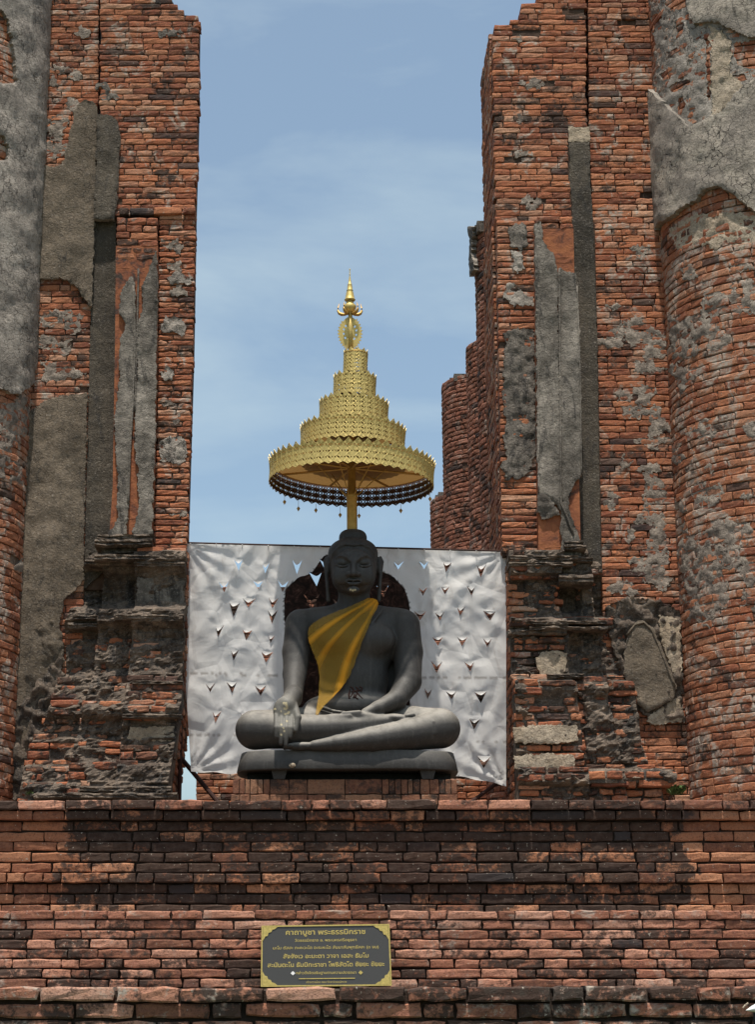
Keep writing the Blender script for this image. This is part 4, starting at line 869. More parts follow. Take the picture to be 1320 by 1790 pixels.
# legs
D.chain([(q(585, 1268, 12.08), 36 * U), (q(500, 1272, 11.98), 33 * U), (q(446, 1275, 11.90), 33 * U)], .03)
D.chain([(q(446, 1276, 11.88), 32 * U), (q(510, 1278, 11.80), 29 * U), (q(585, 1274, 11.78), 24 * U), (q(640, 1268, 11.79), 18 * U), (q(690, 1259, 11.81), 11 * U)], .025)
D.chain([(q(640, 1268, 12.06), 36 * U), (q(720, 1270, 11.98), 34 * U), (q(770, 1272, 11.90), 34 * U)], .03)
D.chain([(q(770, 1274, 11.88), 33 * U), (q(715, 1284, 11.77), 27 * U), (q(650, 1293, 11.72), 20 * U), (q(590, 1299, 11.70), 13 * U), (q(550, 1303, 11.70), 9 * U)], .012)
D.ell(q(612, 1288, 11.98), (175 * U, .26, 20 * U), .03)
# feet
D.ell(q(528, 1304, 11.70), (32 * U, .03, 7 * U), .01, ry=-.03)
for k in range(5): D.cone(q(508, 1304 - 1 + k * .7, 11.675 + k * .013), q(499 - k * .3, 1306 - 1 + k * .6, 11.672 + k * .013), 3.8 * U, 3.2 * U, .003)
D.ell(q(697, 1256, 11.80), (26 * U, .045, 8 * U), .01, ry=.1)
for k in range(5): D.cone(q(712, 1252, 11.775 + k * .018), q(722 - k * 1.0, 1250, 11.772 + k * .018), 5.0 * U, 4.4 * U, .003)
# hand over the shin, fingers pointing down
D.cone(q(513, 1214, 11.79), q(502, 1232, 11.70), 15 * U, 15 * U, .02); D.ell(q(498, 1242, 11.685), (20 * U, .034, 24 * U), .012)
for bx, ex, ey, rr0 in ((483.5, 483, 1287, 5.0), (492.5, 491, 1299, 5.2), (501.5, 499.5, 1302, 5.2), (510, 507.5, 1288, 4.8)):
    D.chain([(q(bx, 1250, 11.675), rr0 * U), (q((bx + ex) / 2, 1272, 11.640), rr0 * U), (q(ex, ey, 11.640), (rr0 - 1.6) * U)], .0015)
D.chain([(q(514, 1232, 11.70), 6.5 * U), (q(521, 1254, 11.66), 6 * U), (q(517, 1276, 11.645), 4.2 * U)], .004)
# robe hem, waist folds, shoulder flap
for dy, rr0 in ((0, 2.4), (6, 2.2), (11, 2.0)):
    D.chain([(q(562, 1236 + dy, 11.93), rr0 * U), (q(585, 1243 + dy, 11.90), rr0 * U), (q(612, 1246 + dy, 11.88), rr0 * U), (q(645, 1243 + dy, 11.89), rr0 * U), (q(675, 1236 + dy, 11.92), rr0 * U)], .008)
D.chain([(q(668, 1066, 12.0), 2.5 * U), (q(650, 1090, 11.955), 2.2 * U)], .02)

D.chain([(q(745, 1247, 11.80), 1.5 * U), (q(757, 1262, 11.74), 1.5 * U), (q(760, 1282, 11.73), 1.5 * U)], .012)
# belly button and small relief motif left by worshippers
# head
HY = 12.02
e(q(618, 985, HY + .03), (42 * U, .175, 44 * U), .02, p=2.3); e(q(618, 1003, HY - .01), (38.5 * U, .150, 36 * U), .03, p=2.5); e(q(619, 1027, HY - .085), (20 * U, .05, 11 * U), .04)
e(q(617, 971, HY + .035), (44.5 * U, .185, 30 * U), .008, p=2.25)                        # cap of hair
D.ell(q(618, 992, HY - .16), (35 * U, .05, 34 * U), .02)                         # face plane over it
e(q(617, 942, HY + .05), (25 * U, .10, 16.5 * U), .008, p=2.5)
fy = HY - .17
for sgn in (-1, 1):
    cx_ = 618 + sgn * 19
    D.ell(q(cx_, 985, fy - .040), (14 * U, .030, 8 * U), .016, 's')             # socket
    D.ell(q(cx_, 984, fy + .004), (12.5 * U, .033, 7.0 * U), .006)               # lid
    D.chain([(q(cx_ - 12.5, 986.5, fy - .016), .8 * U), (q(cx_ - 5, 989.5, fy - .030), 1.5 * U), (q(cx_ + 5, 989.5, fy - .030), 1.5 * U), (q(cx_ + 12.5, 986.5, fy - .016), .8 * U)], .004)
    D.chain([(q(618 + sgn * 5, 980, fy - .034), 1.8 * U), (q(618 + sgn * 12, 973.5, fy - .034), 1.8 * U), (q(618 + sgn * 22, 971, fy - .026), 1.8 * U), (q(618 + sgn * 31, 975, fy - .004), 1.5 * U)], .012)
    D.ell(q(618 + sgn * 7.5, 1003.5, fy - .040), (5.2 * U, .020, 4.4 * U), .010)  # wings of the nose
    D.ell(q(618 + sgn * 24, 1008, fy + .000), (12 * U, .028, 14 * U), .03)
    # ear: shell, rim, long lobe
    ex_ = 618 + sgn * 42.5; D.ell(q(ex_ + sgn * 2.5, 990, HY + .01), (5.0 * U, .028, 18 * U), .006); D.chain([(q(ex_ + sgn * 4.5, 975, HY + .03), 3.0 * U), (q(ex_ + sgn * 7.5, 982, HY + .03), 3.2 * U), (q(ex_ + sgn * 5, 1002, HY), 3.2 * U), (q(ex_ + sgn * 3, 1025, HY - .01), 3.2 * U), (q(ex_ + sgn * 1.5, 1049, HY - .01), 3.8 * U)], .005)
D.chain([(q(618, 974, fy - .026), 3.0 * U), (q(618, 988, fy - .042), 3.6 * U), (q(618, 1002, fy - .060), 5.6 * U)], .014)
D.chain([(q(604, 1016.5, fy - .018), 1.2 * U), (q(611, 1013, fy - .035), 2.3 * U), (q(618, 1014.2, fy - .040), 2.0 * U), (q(625, 1013, fy - .035), 2.3 * U), (q(633, 1015.5, fy - .018), 1.2 * U)], .004)
D.chain([(q(605, 1018.0, fy - .018), 1.2 * U), (q(612, 1020, fy - .034), 2.5 * U), (q(624, 1020, fy - .034), 2.5 * U), (q(632, 1017.5, fy - .018), 1.2 * U)], .003)
D.ell(q(618, 1031, fy - .02), (11 * U, .022, 6 * U), .02)
# ridge along the hairline
hl = [(577, 984, HY - .02), (582, 968, HY - .08), (592, 956, HY - .125), (605, 951, HY - .15), (618, 953, HY - .156), (631, 951, HY - .15), (644, 956, HY - .125), (654, 968, HY - .08), (659, 984, HY - .02)]
D.chain([(q(*p), 1.5 * U) for p in hl], .008)
Vb, Qb = D.extract()
# clip flat at plinth top handled by overlap
bme = mesh('body', Vb.tolist(), Qb.tolist(), True)
ca = bme.color_attributes.new('wear', 'FLOAT_COLOR', 'POINT'); dat = np.zeros((len(Vb), 4), dtype=np.float32); dat[:, 3] = 1
vx = Vb[:, 0]; vy = Vb[:, 1]; vz = Vb[:, 2] - EYE
dz_ = vy * cos(TH) + vz * sin(TH); upv = -vy * sin(TH) + vz * cos(TH); pxs = CX + F * vx / dz_; pys = CY - F * upv / dz_
dat[:, 0] = np.clip((pys - 1195) / 40, .12, 1.0)          # dust on the lap, part of its sunlit paleness painted in
hand = np.exp(-(((pxs - 500) / 24) ** 2 + ((pys - 1250) / 34) ** 2) ** 2) * (vy < 11.82); dat[:, 2] = np.clip(hand, 0, 1)
r_ = random.Random(9)
gl = [(r_.gauss(499, 8), r_.gauss(1240, 11), r_.uniform(1.2, 2.8)) for _ in range(12)] + [(496 + r_.uniform(-5, 7), 1260 + k * 6, 1.7) for k in range(5)] + [(613, 1030.5, 1.7), (617, 1032, 1.9), (621, 1031, 1.7)]
for gx, gy, gr in gl:
    dd = np.sqrt((pxs - gx) ** 2 + (pys - gy) ** 2); dat[:, 1] = np.maximum(dat[:, 1], np.where((dd < gr) & (vy < 11.9), .9, 0))
ca.data.foreach_set('color', dat.ravel())
obj('body', bme, 'stone', bu)
BVH = BVHTree.FromPolygons(Vb.tolist(), Qb.tolist())
# plinth slab, its two feet and the black filler below
def slab(name, x0, x1, yt, yb, Yf, Yb_, mat, parent, inset=0.0, top_in=.02, seedn=0):
    xa, xb = P(x0, yt, Yf).x, P(x1, yt, Yf).x; zt_, zb2 = P(600, yt, Yf).z, P(600, yb, Yf).z; cx_, hw = (xa + xb) / 2, (xb - xa) / 2; n = 72; m = MB(); cy_ = (Yf + Yb_) / 2; hd = (Yb_ - Yf) / 2
    prof = [(-.04, 0, ), (-.006, 1.0), (-.0, .985), (.004, .93), (.0, .3), (-.004, .08), (-.012, 0.0)]
    rings = [(top_in + .004, 1.0), (top_in, .97), (top_in * .45, .5), (.0, .06), (.003, .02), (.012, 0.0), (.3, 0.0)]; rings = rings[::-1]
    for ins, tz in rings:
        for k in range(n):
            a = 2 * pi * k / n; c_, s_ = cos(a), sin(a); ex = 2 / 4.0
            X = cx_ + (hw - ins) * (abs(c_) ** ex) * (1 if c_ > 0 else -1); Y = cy_ + (hd - min(ins, hd * .8)) * (abs(s_) ** ex) * (1 if s_ > 0 else -1)
            m.v.append((X, Y, zb2 + (zt_ - zb2) * tz + .003 * nse(X * 5, Y * 5, tz)))
    for i in range(len(rings) - 1):
        for k in range(n): k2 = (k + 1) % n; m.f.append((i * n + k, i * n + k2, (i + 1) * n + k2, (i + 1) * n + k))
    m.f.append(tuple((len(rings) - 1) * n + k for k in range(n))); m.f.append(tuple(range(n))[::-1])
    me = m.me(name, True); ca = me.color_attributes.new('wear', 'FLOAT_COLOR', 'POINT'); ca.data.foreach_set('color', [.5, 0, 0, 1] * len(me.vertices))
    return obj(name, me, mat, parent)
slab('plinth', 411, 806, 1309, 1344, 11.68, 12.36, 'stone', bu, top_in=.028)
for xc in (488, 748):
    m = MB(); a, b = P(xc - 15, 1345, 11.74).x, P(xc + 15, 1345, 11.74).x; zt_, zb2 = P(600, 1341, 11.74).z, zA
    for yy0, yy1 in ((11.74, 11.86),): 
        m.add([(a, yy0, zt_), (b, yy0, zt_), (b, yy1, zt_), (a, yy1, zt_), (a + .02, yy0 + .008, zb2), (b - .02, yy0 + .008, zb2), (b - .02, yy1, zb2), (a + .02, yy1, zb2)], [(0, 1, 2, 3), (7, 6, 5, 4), (0, 4, 5, 1), (1, 5, 6, 2), (2, 6, 7, 3), (3, 7, 4, 0)])
    m.obj('plinth_foot', 'stone', bu)
m = MB(); m.box((P(432, 1350, 11.95).x, 11.95, zA), (P(788, 1350, 11.95).x, 12.3, P(600, 1346, 11.95).z + .01)); m.obj('plinth_shade_filler', 'black_metal_and_shade', bu)  # shade under the plinth added as a black box
# small worn relief on the belly and the rough spot on the plinth
def on_body(x, y, off):
    d = ray(x, y).normalized(); h = BVH.ray_cast(Vector((0, 0, EYE)), d)
    return (h[0] - d * off) if h[0] is not None else None
m = MB()
for st in ([(612, 1200), (616, 1202), (619, 1207), (616, 1213), (613, 1218)], [(622, 1200), (626, 1204), (623, 1209), (628, 1215), (634, 1221)], [(614, 1209), (622, 1208), (630, 1206)], [(628, 1200), (633, 1202), (631, 1209)], [(620, 1213), (618, 1220)], [(612, 1205), (610, 1214), (611, 1221)], [(624, 1212), (621, 1219), (626, 1222)]):
    pts = [on_body(x, y, .001) for x, y in st]
    if all(pts): m.tube(pts, [.0045, .007, .006, .005, .003][:len(pts)], 6)
if m.v: m.obj('belly_relief', 'rust', bu)
m = MB(); c_ = P(511, 1337, 11.676)
m.lathe([(.0, -.003), (.016, -.002), (.02, .004), (.010, .010), (0.0, .012)], (0, 0, 0), 14); m.v = [(c_.x + v[0] * 1.1, 11.684 - v[2], c_.z + v[1] * .8) for v in m.v]; o = m.obj('chipped_spot', 'pale', bu)

# ------------------------------------------------------------------ sash
SASH = [(644, 1044), (652, 1045), (660, 1049), (662, 1055), (658, 1066), (650, 1080), (644, 1096), (637, 1112), (631, 1130), (624, 1147), (622, 1157), (610, 1184), (596, 1203), (581, 1219), (570, 1230), (562, 1239), (556, 1249), (551, 1248), (553, 1238), (557, 1215), (559, 1180), (555, 1160), (549, 1145), (540, 1122), (538, 1105), (541, 1096), (548, 1089), (565, 1078), (590, 1068), (616, 1058), (637, 1048)]
gx0, gy0, st = 534, 1040, 3; gnx, gny = 46, 72; H = np.full((gnx, gny), np.nan)
for i in range(gnx):
    for j in range(gny):
        h = on_body(gx0 + i * st, gy0 + j * st, 0)
        if h is not None and h.y < 12.16: H[i, j] = h.y
msk = np.isnan(H); Hf = np.where(msk, np.nanmean(H), H); B0 = Hf.copy()
for it in range(160):
    A = Hf.copy(); A[1:-1, 1:-1] = (Hf[:-2, 1:-1] + Hf[2:, 1:-1] + Hf[1:-1, :-2] + Hf[1:-1, 2:]) / 4; Hf = A if it < 120 else np.where(msk, A, np.minimum(A, H))
    if it < 120: Hf = np.where(msk, Hf, np.minimum(Hf, H)) if it > 40 else np.where(msk, Hf, H)
rnd = random.Random(2); sp_ = densify(SASH, 4, .5, rnd); vo, fs = cdt(sp_, [], 2.6, rnd); vs = []; fold = []
for v in vo:
    i = min(max((v.x - gx0) / st, 0), gnx - 1.001); j = min(max((v.y - gy0) / st, 0), gny - 1.001); i0, j0 = int(i), int(j); a, b = i - i0, j - j0
    y = Hf[i0, j0] * (1 - a) * (1 - b) + Hf[i0 + 1, j0] * a * (1 - b) + Hf[i0, j0 + 1] * (1 - a) * b + Hf[i0 + 1, j0 + 1] * a * b
    th = math.atan2(v.y - 1036, 668 - v.x); ds = math.hypot(v.x - 668, v.y - 1036)
    w = .5 + .5 * sin(th * 23 + .9 + 1.6 * sin(ds * .02) + 2.2 * nse(th * 3, ds * .008)); w = w ** 2.4 * (.35 + .8 * max(0, nse(th * 5, 3, ds * .006) + .5)); fold.append(min(1, w * min(1, ds / 25) + max(0, 1 - ds / 50)))
    y -= .014 + .022 * w * min(1, ds / 60) * (.5 + .7 * abs(nse(v.x * .02, v.y * .02, 4)) * 2) + .006 * frac(v.x * .03, v.y * .03, 1)
    vs.append(P(v.x, v.y, y))
sme = mesh('sash', vs, [f[::-1] for f in fs], True); ca = sme.color_attributes.new('fold', 'FLOAT_COLOR', 'POINT'); ca.data.foreach_set('color', [c for f in fold for c in (f, f, f, 1)])
sash = obj('sash', sme, 'gauze'); tag(sash, 'sheer orange cloth sash draped over the shoulder of the dark statue', 'sash')
so = sash.modifiers.new('hem', 'SOLIDIFY'); so.thickness = .0015

# ------------------------------------------------------------------ banner with slits
YT = 12.47
TP = [(325, 950), (885, 965), (885, 1373), (834, 1362), (770, 1352), (600, 1350), (410, 1352), (334, 1348), (331, 1300), (325, 1200)]
holes_z = [(248, 185, 1), (195, 265, 1), (235, 350, 1.2), (178, 430, 1), (282, 445, .9), (235, 520, 1), (352, 525, 1.2), (145, 640, 1), (222, 640, 1.1), (332, 650, 1.3), (168, 750, 1.1), (270, 745, .9), (350, 198, .8), (468, 190, 1.3), (413, 262, 1), (322, 258, 1), (288, 325, 1.1), (378, 325, 1), (374, 375, 1.2),
           (535, 235, 1.2), (522, 318, 1.6), (786, 280, 1.1), (845, 185, 1.1), (940, 185, 1), (1025, 192, 1), (1152, 205, 1.1), (938, 282, 1), (1018, 278, 1), (1115, 280, 1), (925, 372, 1.1), (997, 375, .9), (1078, 358, 1), (1182, 372, 1.1), (990, 468, 1.1), (1082, 468, 1.1), (1178, 472, 1.1), (988, 562, 1.1), (1108, 562, 1.1), (955, 662, 1), (1040, 668, 1.1), (1150, 675, 1.2), (1128, 775, 1), (1162, 915, 1.2), (372, 462, .9), (568, 178, 1.0), (612, 325, .9)]
rnd = random.Random(12); HP = []
for zx, zy, s_ in holes_z:
    x, y = 300 + zx / 2.129, 900 + zy / 2.129; w, h = 9.4 * s_ * rnd.uniform(.75, 1.1), 10.5 * s_ * rnd.uniform(.7, 1.15); sk = rnd.uniform(-2.5, 2.5)
    HP.append([(x - w * rnd.uniform(.8, 1.1), y - h * .7 + rnd.uniform(-2, 1)), (x + w * rnd.uniform(.8, 1.1), y - h * .7 + rnd.uniform(-2, 1)), (x + sk, y + h * 1.0)])
ARCH = [(502, 1260), (502, 1180), (501, 1120), (498, 1088), (497, 1050), (500, 1030), (520, 1010), (545, 1002), (556, 985), (566, 972), (580, 968), (640, 985), (690, 1010), (708, 1030), (716, 1058), (719, 1100), (716, 1260)]
def tarp_y(x, y):
    v = 0.0
    v += .016 * frac(x * .006, y * .007, 2.0, 2)
    v += .012 * (1 - abs(nse(x * .022 + y * .012, x * .004 - y * .006, 7)) * 2.4)           # diagonal creases
    v += .008 * (1 - abs(nse(x * .012 - y * .02, x * .005 + y * .003, 17)) * 2.4)
    for hp in HP:                                                                             # the cloth puckers round every slit
        hx = (hp[0][0] + hp[1][0]) / 2; hy = hp[0][1]; d = math.hypot(x - hx, (y - hy))
        if d < 46: v += .0045 * (1 - d / 46) * min(1, d / 10) * cos(math.atan2(y - hy, x - hx) * 4 + hx)
    for cx_, cy_, dr in ((325, 950, 1), (885, 965, -1), (334, 1348, 1), (885, 1373, -1)):      # tension folds from the corners
        d = math.hypot(x - cx_, y - cy_)
        if d < 150: a = math.atan2(y - cy_, x - cx_); v += .012 * sin(a * 16) * (1 - d / 150) * min(1, d / 25)
    if y < 985: v += .006 * sin(x * .22 + 2 * nse(x * .03, 3)) * (985 - y) / 35
    return v
ban = thing('banner', 'white slit vinyl banner with a faded dark print, stretched behind the statue', 'banner', tuple(P(600, 1398, YT)))
bp = []
r_ = random.Random(31)
for i in range(len(TP)):
    a = Vector(TP[i]); b = Vector(TP[(i + 1) % len(TP)]); n = max(1, int((b - a).length / 7))
    for k in range(n): p = a.lerp(b, k / n); bp.append((p.x, p.y + (1.3 * sin(p.x * .13) if i in (2, 3, 4, 5, 6) else 0)))
ARM = [(483, 1120), (481, 1100), (488, 1090), (496, 1092), (499, 1110), (498, 1150), (496, 1190), (489, 1160)]
AD = densify(ARCH, 4, .5, rnd); vo, fs = cdt(bp, HP, 4.6, rnd, [AD]); vs = [P(v.x, v.y, YT - tarp_y(v.x, v.y)) for v in vo]
me = mesh('cloth', vs, [f[::-1] for f in fs], True); ca = me.color_attributes.new('ink', 'FLOAT_COLOR', 'POINT'); cd = []
for v in vo:
    cx_, cy_ = 607, 1130; ink = 0.0
    if inpoly(v.x + (cx_ - v.x) * -.0, v.y, AD): ink = 1.0
    seam = 1.0 if (abs(v.y - (1181 - .012 * (v.x - 600) * -1)) < 1.6 or abs(v.y - 1290 - (v.x - 600) * .02) < 1.2) and nse(v.x * .2, 1) > -.15 else 0.0
    cd += [ink, seam * .6, 0, 1]
ca.data.foreach_set('color', cd); 
me.materials.append(M_['vinyl']); me.materials.append(M_['print'])
me.polygons.foreach_set('material_index', [1 if inpoly(sum(vo[i].x for i in f) / 3, sum(vo[i].y for i in f) / 3, AD) else 0 for f in fs])
obj('cloth', me, None, ban)
for hp in HP:
    (xa, ya), (xb, yb), (xc, yc) = hp; vs = []; n = 5; y0 = YT - tarp_y((xa + xb) / 2, (ya + yb) / 2); cl = rnd.uniform(.25, .8); fs = []
    hgt = (yc - ya) * U * rnd.uniform(.45, .72)
    for r in range(n + 1):
        tt = r / n; wd = 1 - tt; lp = Vector(P(xa, ya, y0)).lerp(Vector(P(xc, ya, y0)), tt); rp_ = Vector(P(xb, yb, y0)).lerp(Vector(P(xc, ya, y0)), tt)
        an = cl * tt * 1.5; dz2 = -hgt * tt * cos(an * .55) * .92; dy2 = -hgt * tt * sin(an * .75) * .8 - .003
        for p in (lp, (lp + rp_) / 2, rp_): vs.append((p.x, p.y + dy2 + (.004 if p is lp else 0), p.z + dz2))
    for r in range(n):
        for k in range(2): fs.append((r * 3 + k, (r + 1) * 3 + k, (r + 1) * 3 + k + 1, r * 3 + k + 1))
    me = mesh('flap', vs, fs, True); ca = me.color_attributes.new('ink', 'FLOAT_COLOR', 'POINT'); ik = 1.0 if inpoly((xa + xb) / 2, ya, ARCH) else 0.0
    ca.data.foreach_set('color', [ik, .0, 0, 1] * len(me.vertices)); obj('flap', me, 'vinyl', ban)
for k in range(13):      # ties along the top edge
    x = 332 + k * 45.5; y = 951.5 + (x - 325) * .0268; m = MB(); p = P(x, y, YT - .02); m.tube([p + Vector((0, .0, -.012)), p + Vector((.004, -.012, .004)), p + Vector((0, .012, .012))], .0025, 6); m.obj('tie', 'white_metal', ban)
def pole(name, label, a, b, r, mat='rust', cat='pole', n=10):
    m = MB(); m.tube([a, b], r, n); o = m.obj(name, mat); tag(o, label, cat); return o
pole('rail', 'thin dark rail along the top edge of the white banner', P(322, 949, YT + .02), P(889, 963.5, YT + .02), .008)
pole('post', 'rusty steel post at the left edge of the white banner', P(322, 948, YT + .03), Vector((P(322, 948, YT).x, YT + .03, Z2)), .014)
pole('post', 'rusty steel post at the right edge of the white banner', P(888, 962, YT + .03), Vector((P(888, 962, YT).x, YT + .03, Z2)), .014)
pole('brace', 'slanting dark brace under the lower left corner of the banner', P(316, 1324, 12.62), P(388, 1410, 12.45), .016)
pole('brace', 'slanting dark brace under the lower right corner of the banner', P(878, 1362, 12.62), P(812, 1410, 12.45), .013)

# ------------------------------------------------------------------ gold parasol
PY = 12.06
def pz(y): return P(614, y, PY).z
pxc = P(614, 846, PY).x
um = thing('tiered_parasol', 'five-tiered gilded ceremonial parasol on a pole behind the head of the statue', 'parasol', (pxc, PY, pz(930)))
TL = Matrix.Rotation(radians(2.2), 4, 'Y')
def tilt(v):
    o = Vector((pxc, PY, pz(846))); return o + TL.to_3x3() @ (Vector(v) - o)
def lace(R, zc_t, zc_b, n, name, parent, seed, dn=True):
    """openwork band: every cell is cut through (real holes), pointed crest above, scallops below"""
    H = zc_t - zc_b; cw = 2 * pi * R / n; w = 1.0; hh = H / cw
    out = [(0, .16), (.12, .09), (.3, .02), (.5, -.10), (.7, .02), (.88, .09), (1, .16), (1, hh * .5), (1, hh - .26), (.86, hh - .10), (.68, hh + .06), (.5, hh + .30), (.32, hh + .06), (.14, hh - .10), (0, hh - .26), (0, hh * .5)]
    hs = []
    def circ(cx, cy, r, k=6, ph=0, sy=1.0): hs.append([(cx + r * cos(2 * pi * i / k + ph), cy + r * sy * sin(2 * pi * i / k + ph)) for i in range(k)])
    rows = max(1, int(round((hh - .35) / .62)))
    for r in range(rows):
        yy = .28 + (hh - .42) * (r + .5) / rows
        circ(.5, yy, .12, 6); circ(.16, yy + .0, .08, 5, .3, 1.4); circ(.84, yy + .0, .07, 5, .3, 1.4)
        for dx_, dy_ in ((-.17, -.15), (.17, -.15), (-.17, .15), (.17, .15)): circ(.5 + dx_, yy + dy_, .045, 4)
        if r: circ(.5, yy - .31, .055, 4)
    circ(.5, .09, .06, 4); circ(.5, hh + .02, .06, 4)
    vo, fs = cdt(out, hs, 3.0, random.Random(1)); m = MB()
    r_ = random.Random(seed)
    for c in range(n):
        vs = []; fl = r_.uniform(-.002, .003)
        for v in vo:
            a = 2 * pi * (c + v.x) / n; z = zc_b + v.y * cw; flare = .06 * max(0, (z - zc_b) / H - .72) + .02 * max(0, .2 - (z - zc_b) / H) + fl
            emb = .0016 * sin(v.x * 12.5) * sin(v.y * 12.5)
            rr2 = R * (1 + flare) + emb; vs.append(tilt((pxc + rr2 * cos(a), PY + rr2 * sin(a), z)))
        m.add(vs, fs)
    me = m.me(name); bm = bmesh.new(); bm.from_mesh(me); bmesh.ops.remove_doubles(bm, verts=bm.verts, dist=.0004); bm.to_mesh(me); bm.free()
    o = obj(name, me, 'gold', parent); md = o.modifiers.new('sheet', 'SOLIDIFY'); md.thickness = .003; me.materials.append(M_['inner_dark']); md.material_offset = 1; md.material_offset_rim = 0; return o
tiers = [(143, 811, 849, 56), (91, 752, 790, 38), (60, 706, 744, 26), (37, 660, 698, 17), (21, 616, 654, 11)]
upx = 258.0
for i, (rp_, yt, yb, n) in enumerate(tiers):
    sc_ = F / ((PY) * cos(TH) + (pz(yt) - EYE) * sin(TH)); R_ = rp_ / sc_
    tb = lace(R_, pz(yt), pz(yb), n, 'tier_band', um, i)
    # deck of each tier: shallow cone of cloth
    m = MB(); zt_ = pz(yt) - .012; nxt = (tiers[i + 1][0] if i < 4 else 6) / sc_
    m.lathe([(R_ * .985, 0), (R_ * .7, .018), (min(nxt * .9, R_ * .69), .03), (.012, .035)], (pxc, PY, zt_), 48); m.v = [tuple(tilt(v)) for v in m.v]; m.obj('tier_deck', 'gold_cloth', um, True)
    m = MB(); m.tube([tilt((pxc + R_ * .985 * cos(2 * pi * k / 48), PY + R_ * .985 * sin(2 * pi * k / 48), zt_ - .004)) for k in range(49)], .004, 6, False); m.obj('hoop', 'gold_dark', um, True)
    if i == 0:
        for k in range(8):
            a = 2 * pi * (k + .35) / 8; m = MB(); m.tube([tilt((pxc + .03 * cos(a), PY + .03 * sin(a), zt_ - .02)), tilt((pxc + R_ * .97 * cos(a), PY + R_ * .97 * sin(a), zt_ - .006))], .008, 6); m.obj('rib', 'gold_dark', um)
        for k in range(6):
            a = 2 * pi * (k + .1) / 6; m = MB(); m.tube([tilt((pxc + .034 * cos(a), PY + .034 * sin(a), pz(868))), tilt((pxc + R_ * .42 * cos(a), PY + R_ * .42 * sin(a), zt_ - .012))], .004, 6); m.obj('strut', 'gold_dark', um)
        rB = R_
# tilt keeps the pole upright
m = MB(); zb2 = pz(940) - .05; m.lathe([(.0365, 0), (.036, pz(872) - zb2), (.041, pz(871) - zb2), (.041, pz(864) - zb2), (.030, pz(862) - zb2), (.026, pz(820) - zb2), (.024, pz(640) - zb2), (.016, pz(610) - zb2), (.0, pz(609) - zb2)], (pxc + .005, PY + .09 * 0, zb2), 24); pl_ = m.obj('pole', 'gold_dark', um, True)
# the pole continues behind the statue down to the plinth
m = MB(); m.tube([(pxc + .005, PY + .02, zb2 + .03), (pxc + .012, PY + .24, zb2 - .25), (pxc + .012, PY + .24, zA + .01)], .03, 12); m.obj('lower_pole', 'gold_dark', um, True)
# finial: flat double-sided leaf, horned bud, bell and spike
fx = P(612, 590, PY).x
def fz(y): return P(611, y, PY).z
m = MB(); m.tube([(fx + .004, PY, fz(615)), (fx + .002, PY, fz(540))], [.018, .014], 10); m.tube([(fx + .004, PY - .018, fz(614)), (fx + .002, PY - .014, fz(545))], [.007, .005], 6); m.obj('finial_stem', 'gold', um, True)
lf = []
for k in range(0, 33):
    a = -pi / 2 + 2 * pi * k / 33; rx = 20 * U; rz_ = 31 * U
    for d, q_ in ((0, 1.0), (.45, 1.17 if sin(a) < .75 else 1.0)):
        a2 = a + d * 2 * pi / 33; lf.append((rx * q_ * cos(a2) * (1 - .25 * max(0, sin(a2))), rz_ * q_ * sin(a2)))
hl_ = []
for k in range(12):
    a = 2 * pi * k / 12 + .2; c0, c1 = .62 * 19 * U * cos(a), .62 * 27 * U * sin(a)
    if abs(c0) > .022: hl_.append([(c0 + .0075 * cos(2 * pi * i / 6), c1 + .010 * sin(2 * pi * i / 6)) for i in range(6)])
vo, fs = cdt(lf, hl_, .5, random.Random(1)); zc_ = fz(581)
o = obj('finial_leaf', mesh('finial_leaf', [(fx + v.x, PY + .012 - .35 * abs(v.x), zc_ + v.y) for v in vo], fs), 'gold', um); md = o.modifiers.new('sheet', 'SOLIDIFY'); md.thickness = .004
m = MB()
for a, sc2 in ((.2, 1), (pi - .15, 1), (pi * 1.3, .85), (-.75, .85), (pi * .5, .9)):
    pts = [];
    for k in range(7): t_ = k / 6; rr2 = .012 + .075 * sin(t_ * 2.1) * sc2; pts.append((fx + rr2 * cos(a), PY + rr2 * sin(a), fz(549) + .010 * sin(-t_ * 3) + .085 * t_ ** 2.2 * sc2))
    m.tube(pts, [.006, .010, .013, .012, .009, .005, .001], 6)
m.obj('finial_horns', 'gold_dark', um, True)
m = MB(); z_ = fz(548); m.lathe([(.012, 0), (.030, .012), (.042, .035), (.046, .055), (.030, .070), (.022, .09)], (fx, PY, z_), 16); m.obj('finial_bud', 'gold', um, True)
m = MB(); z_ = fz(526); pr = [(.0, .0), (.036, .0), (.040, .006), (.034, .012), (.031, .03), (.028, .04), (.026, .055), (.021, .068), (.024, .072), (.019, .078), (.018, .098), (.015, .112), (.016, .116), (.011, .120), (.009, .14), (.005, .165), (.003, .18), (.005, .186), (.003, .19), (.003, .215), (.005, .222), (0, .232)]
sc2 = (fz(469) - z_) / .232; m.lathe([(r, h * sc2) for r, h in pr], (fx, PY, z_), 20); m.obj('finial_spire', 'gold', um, True)
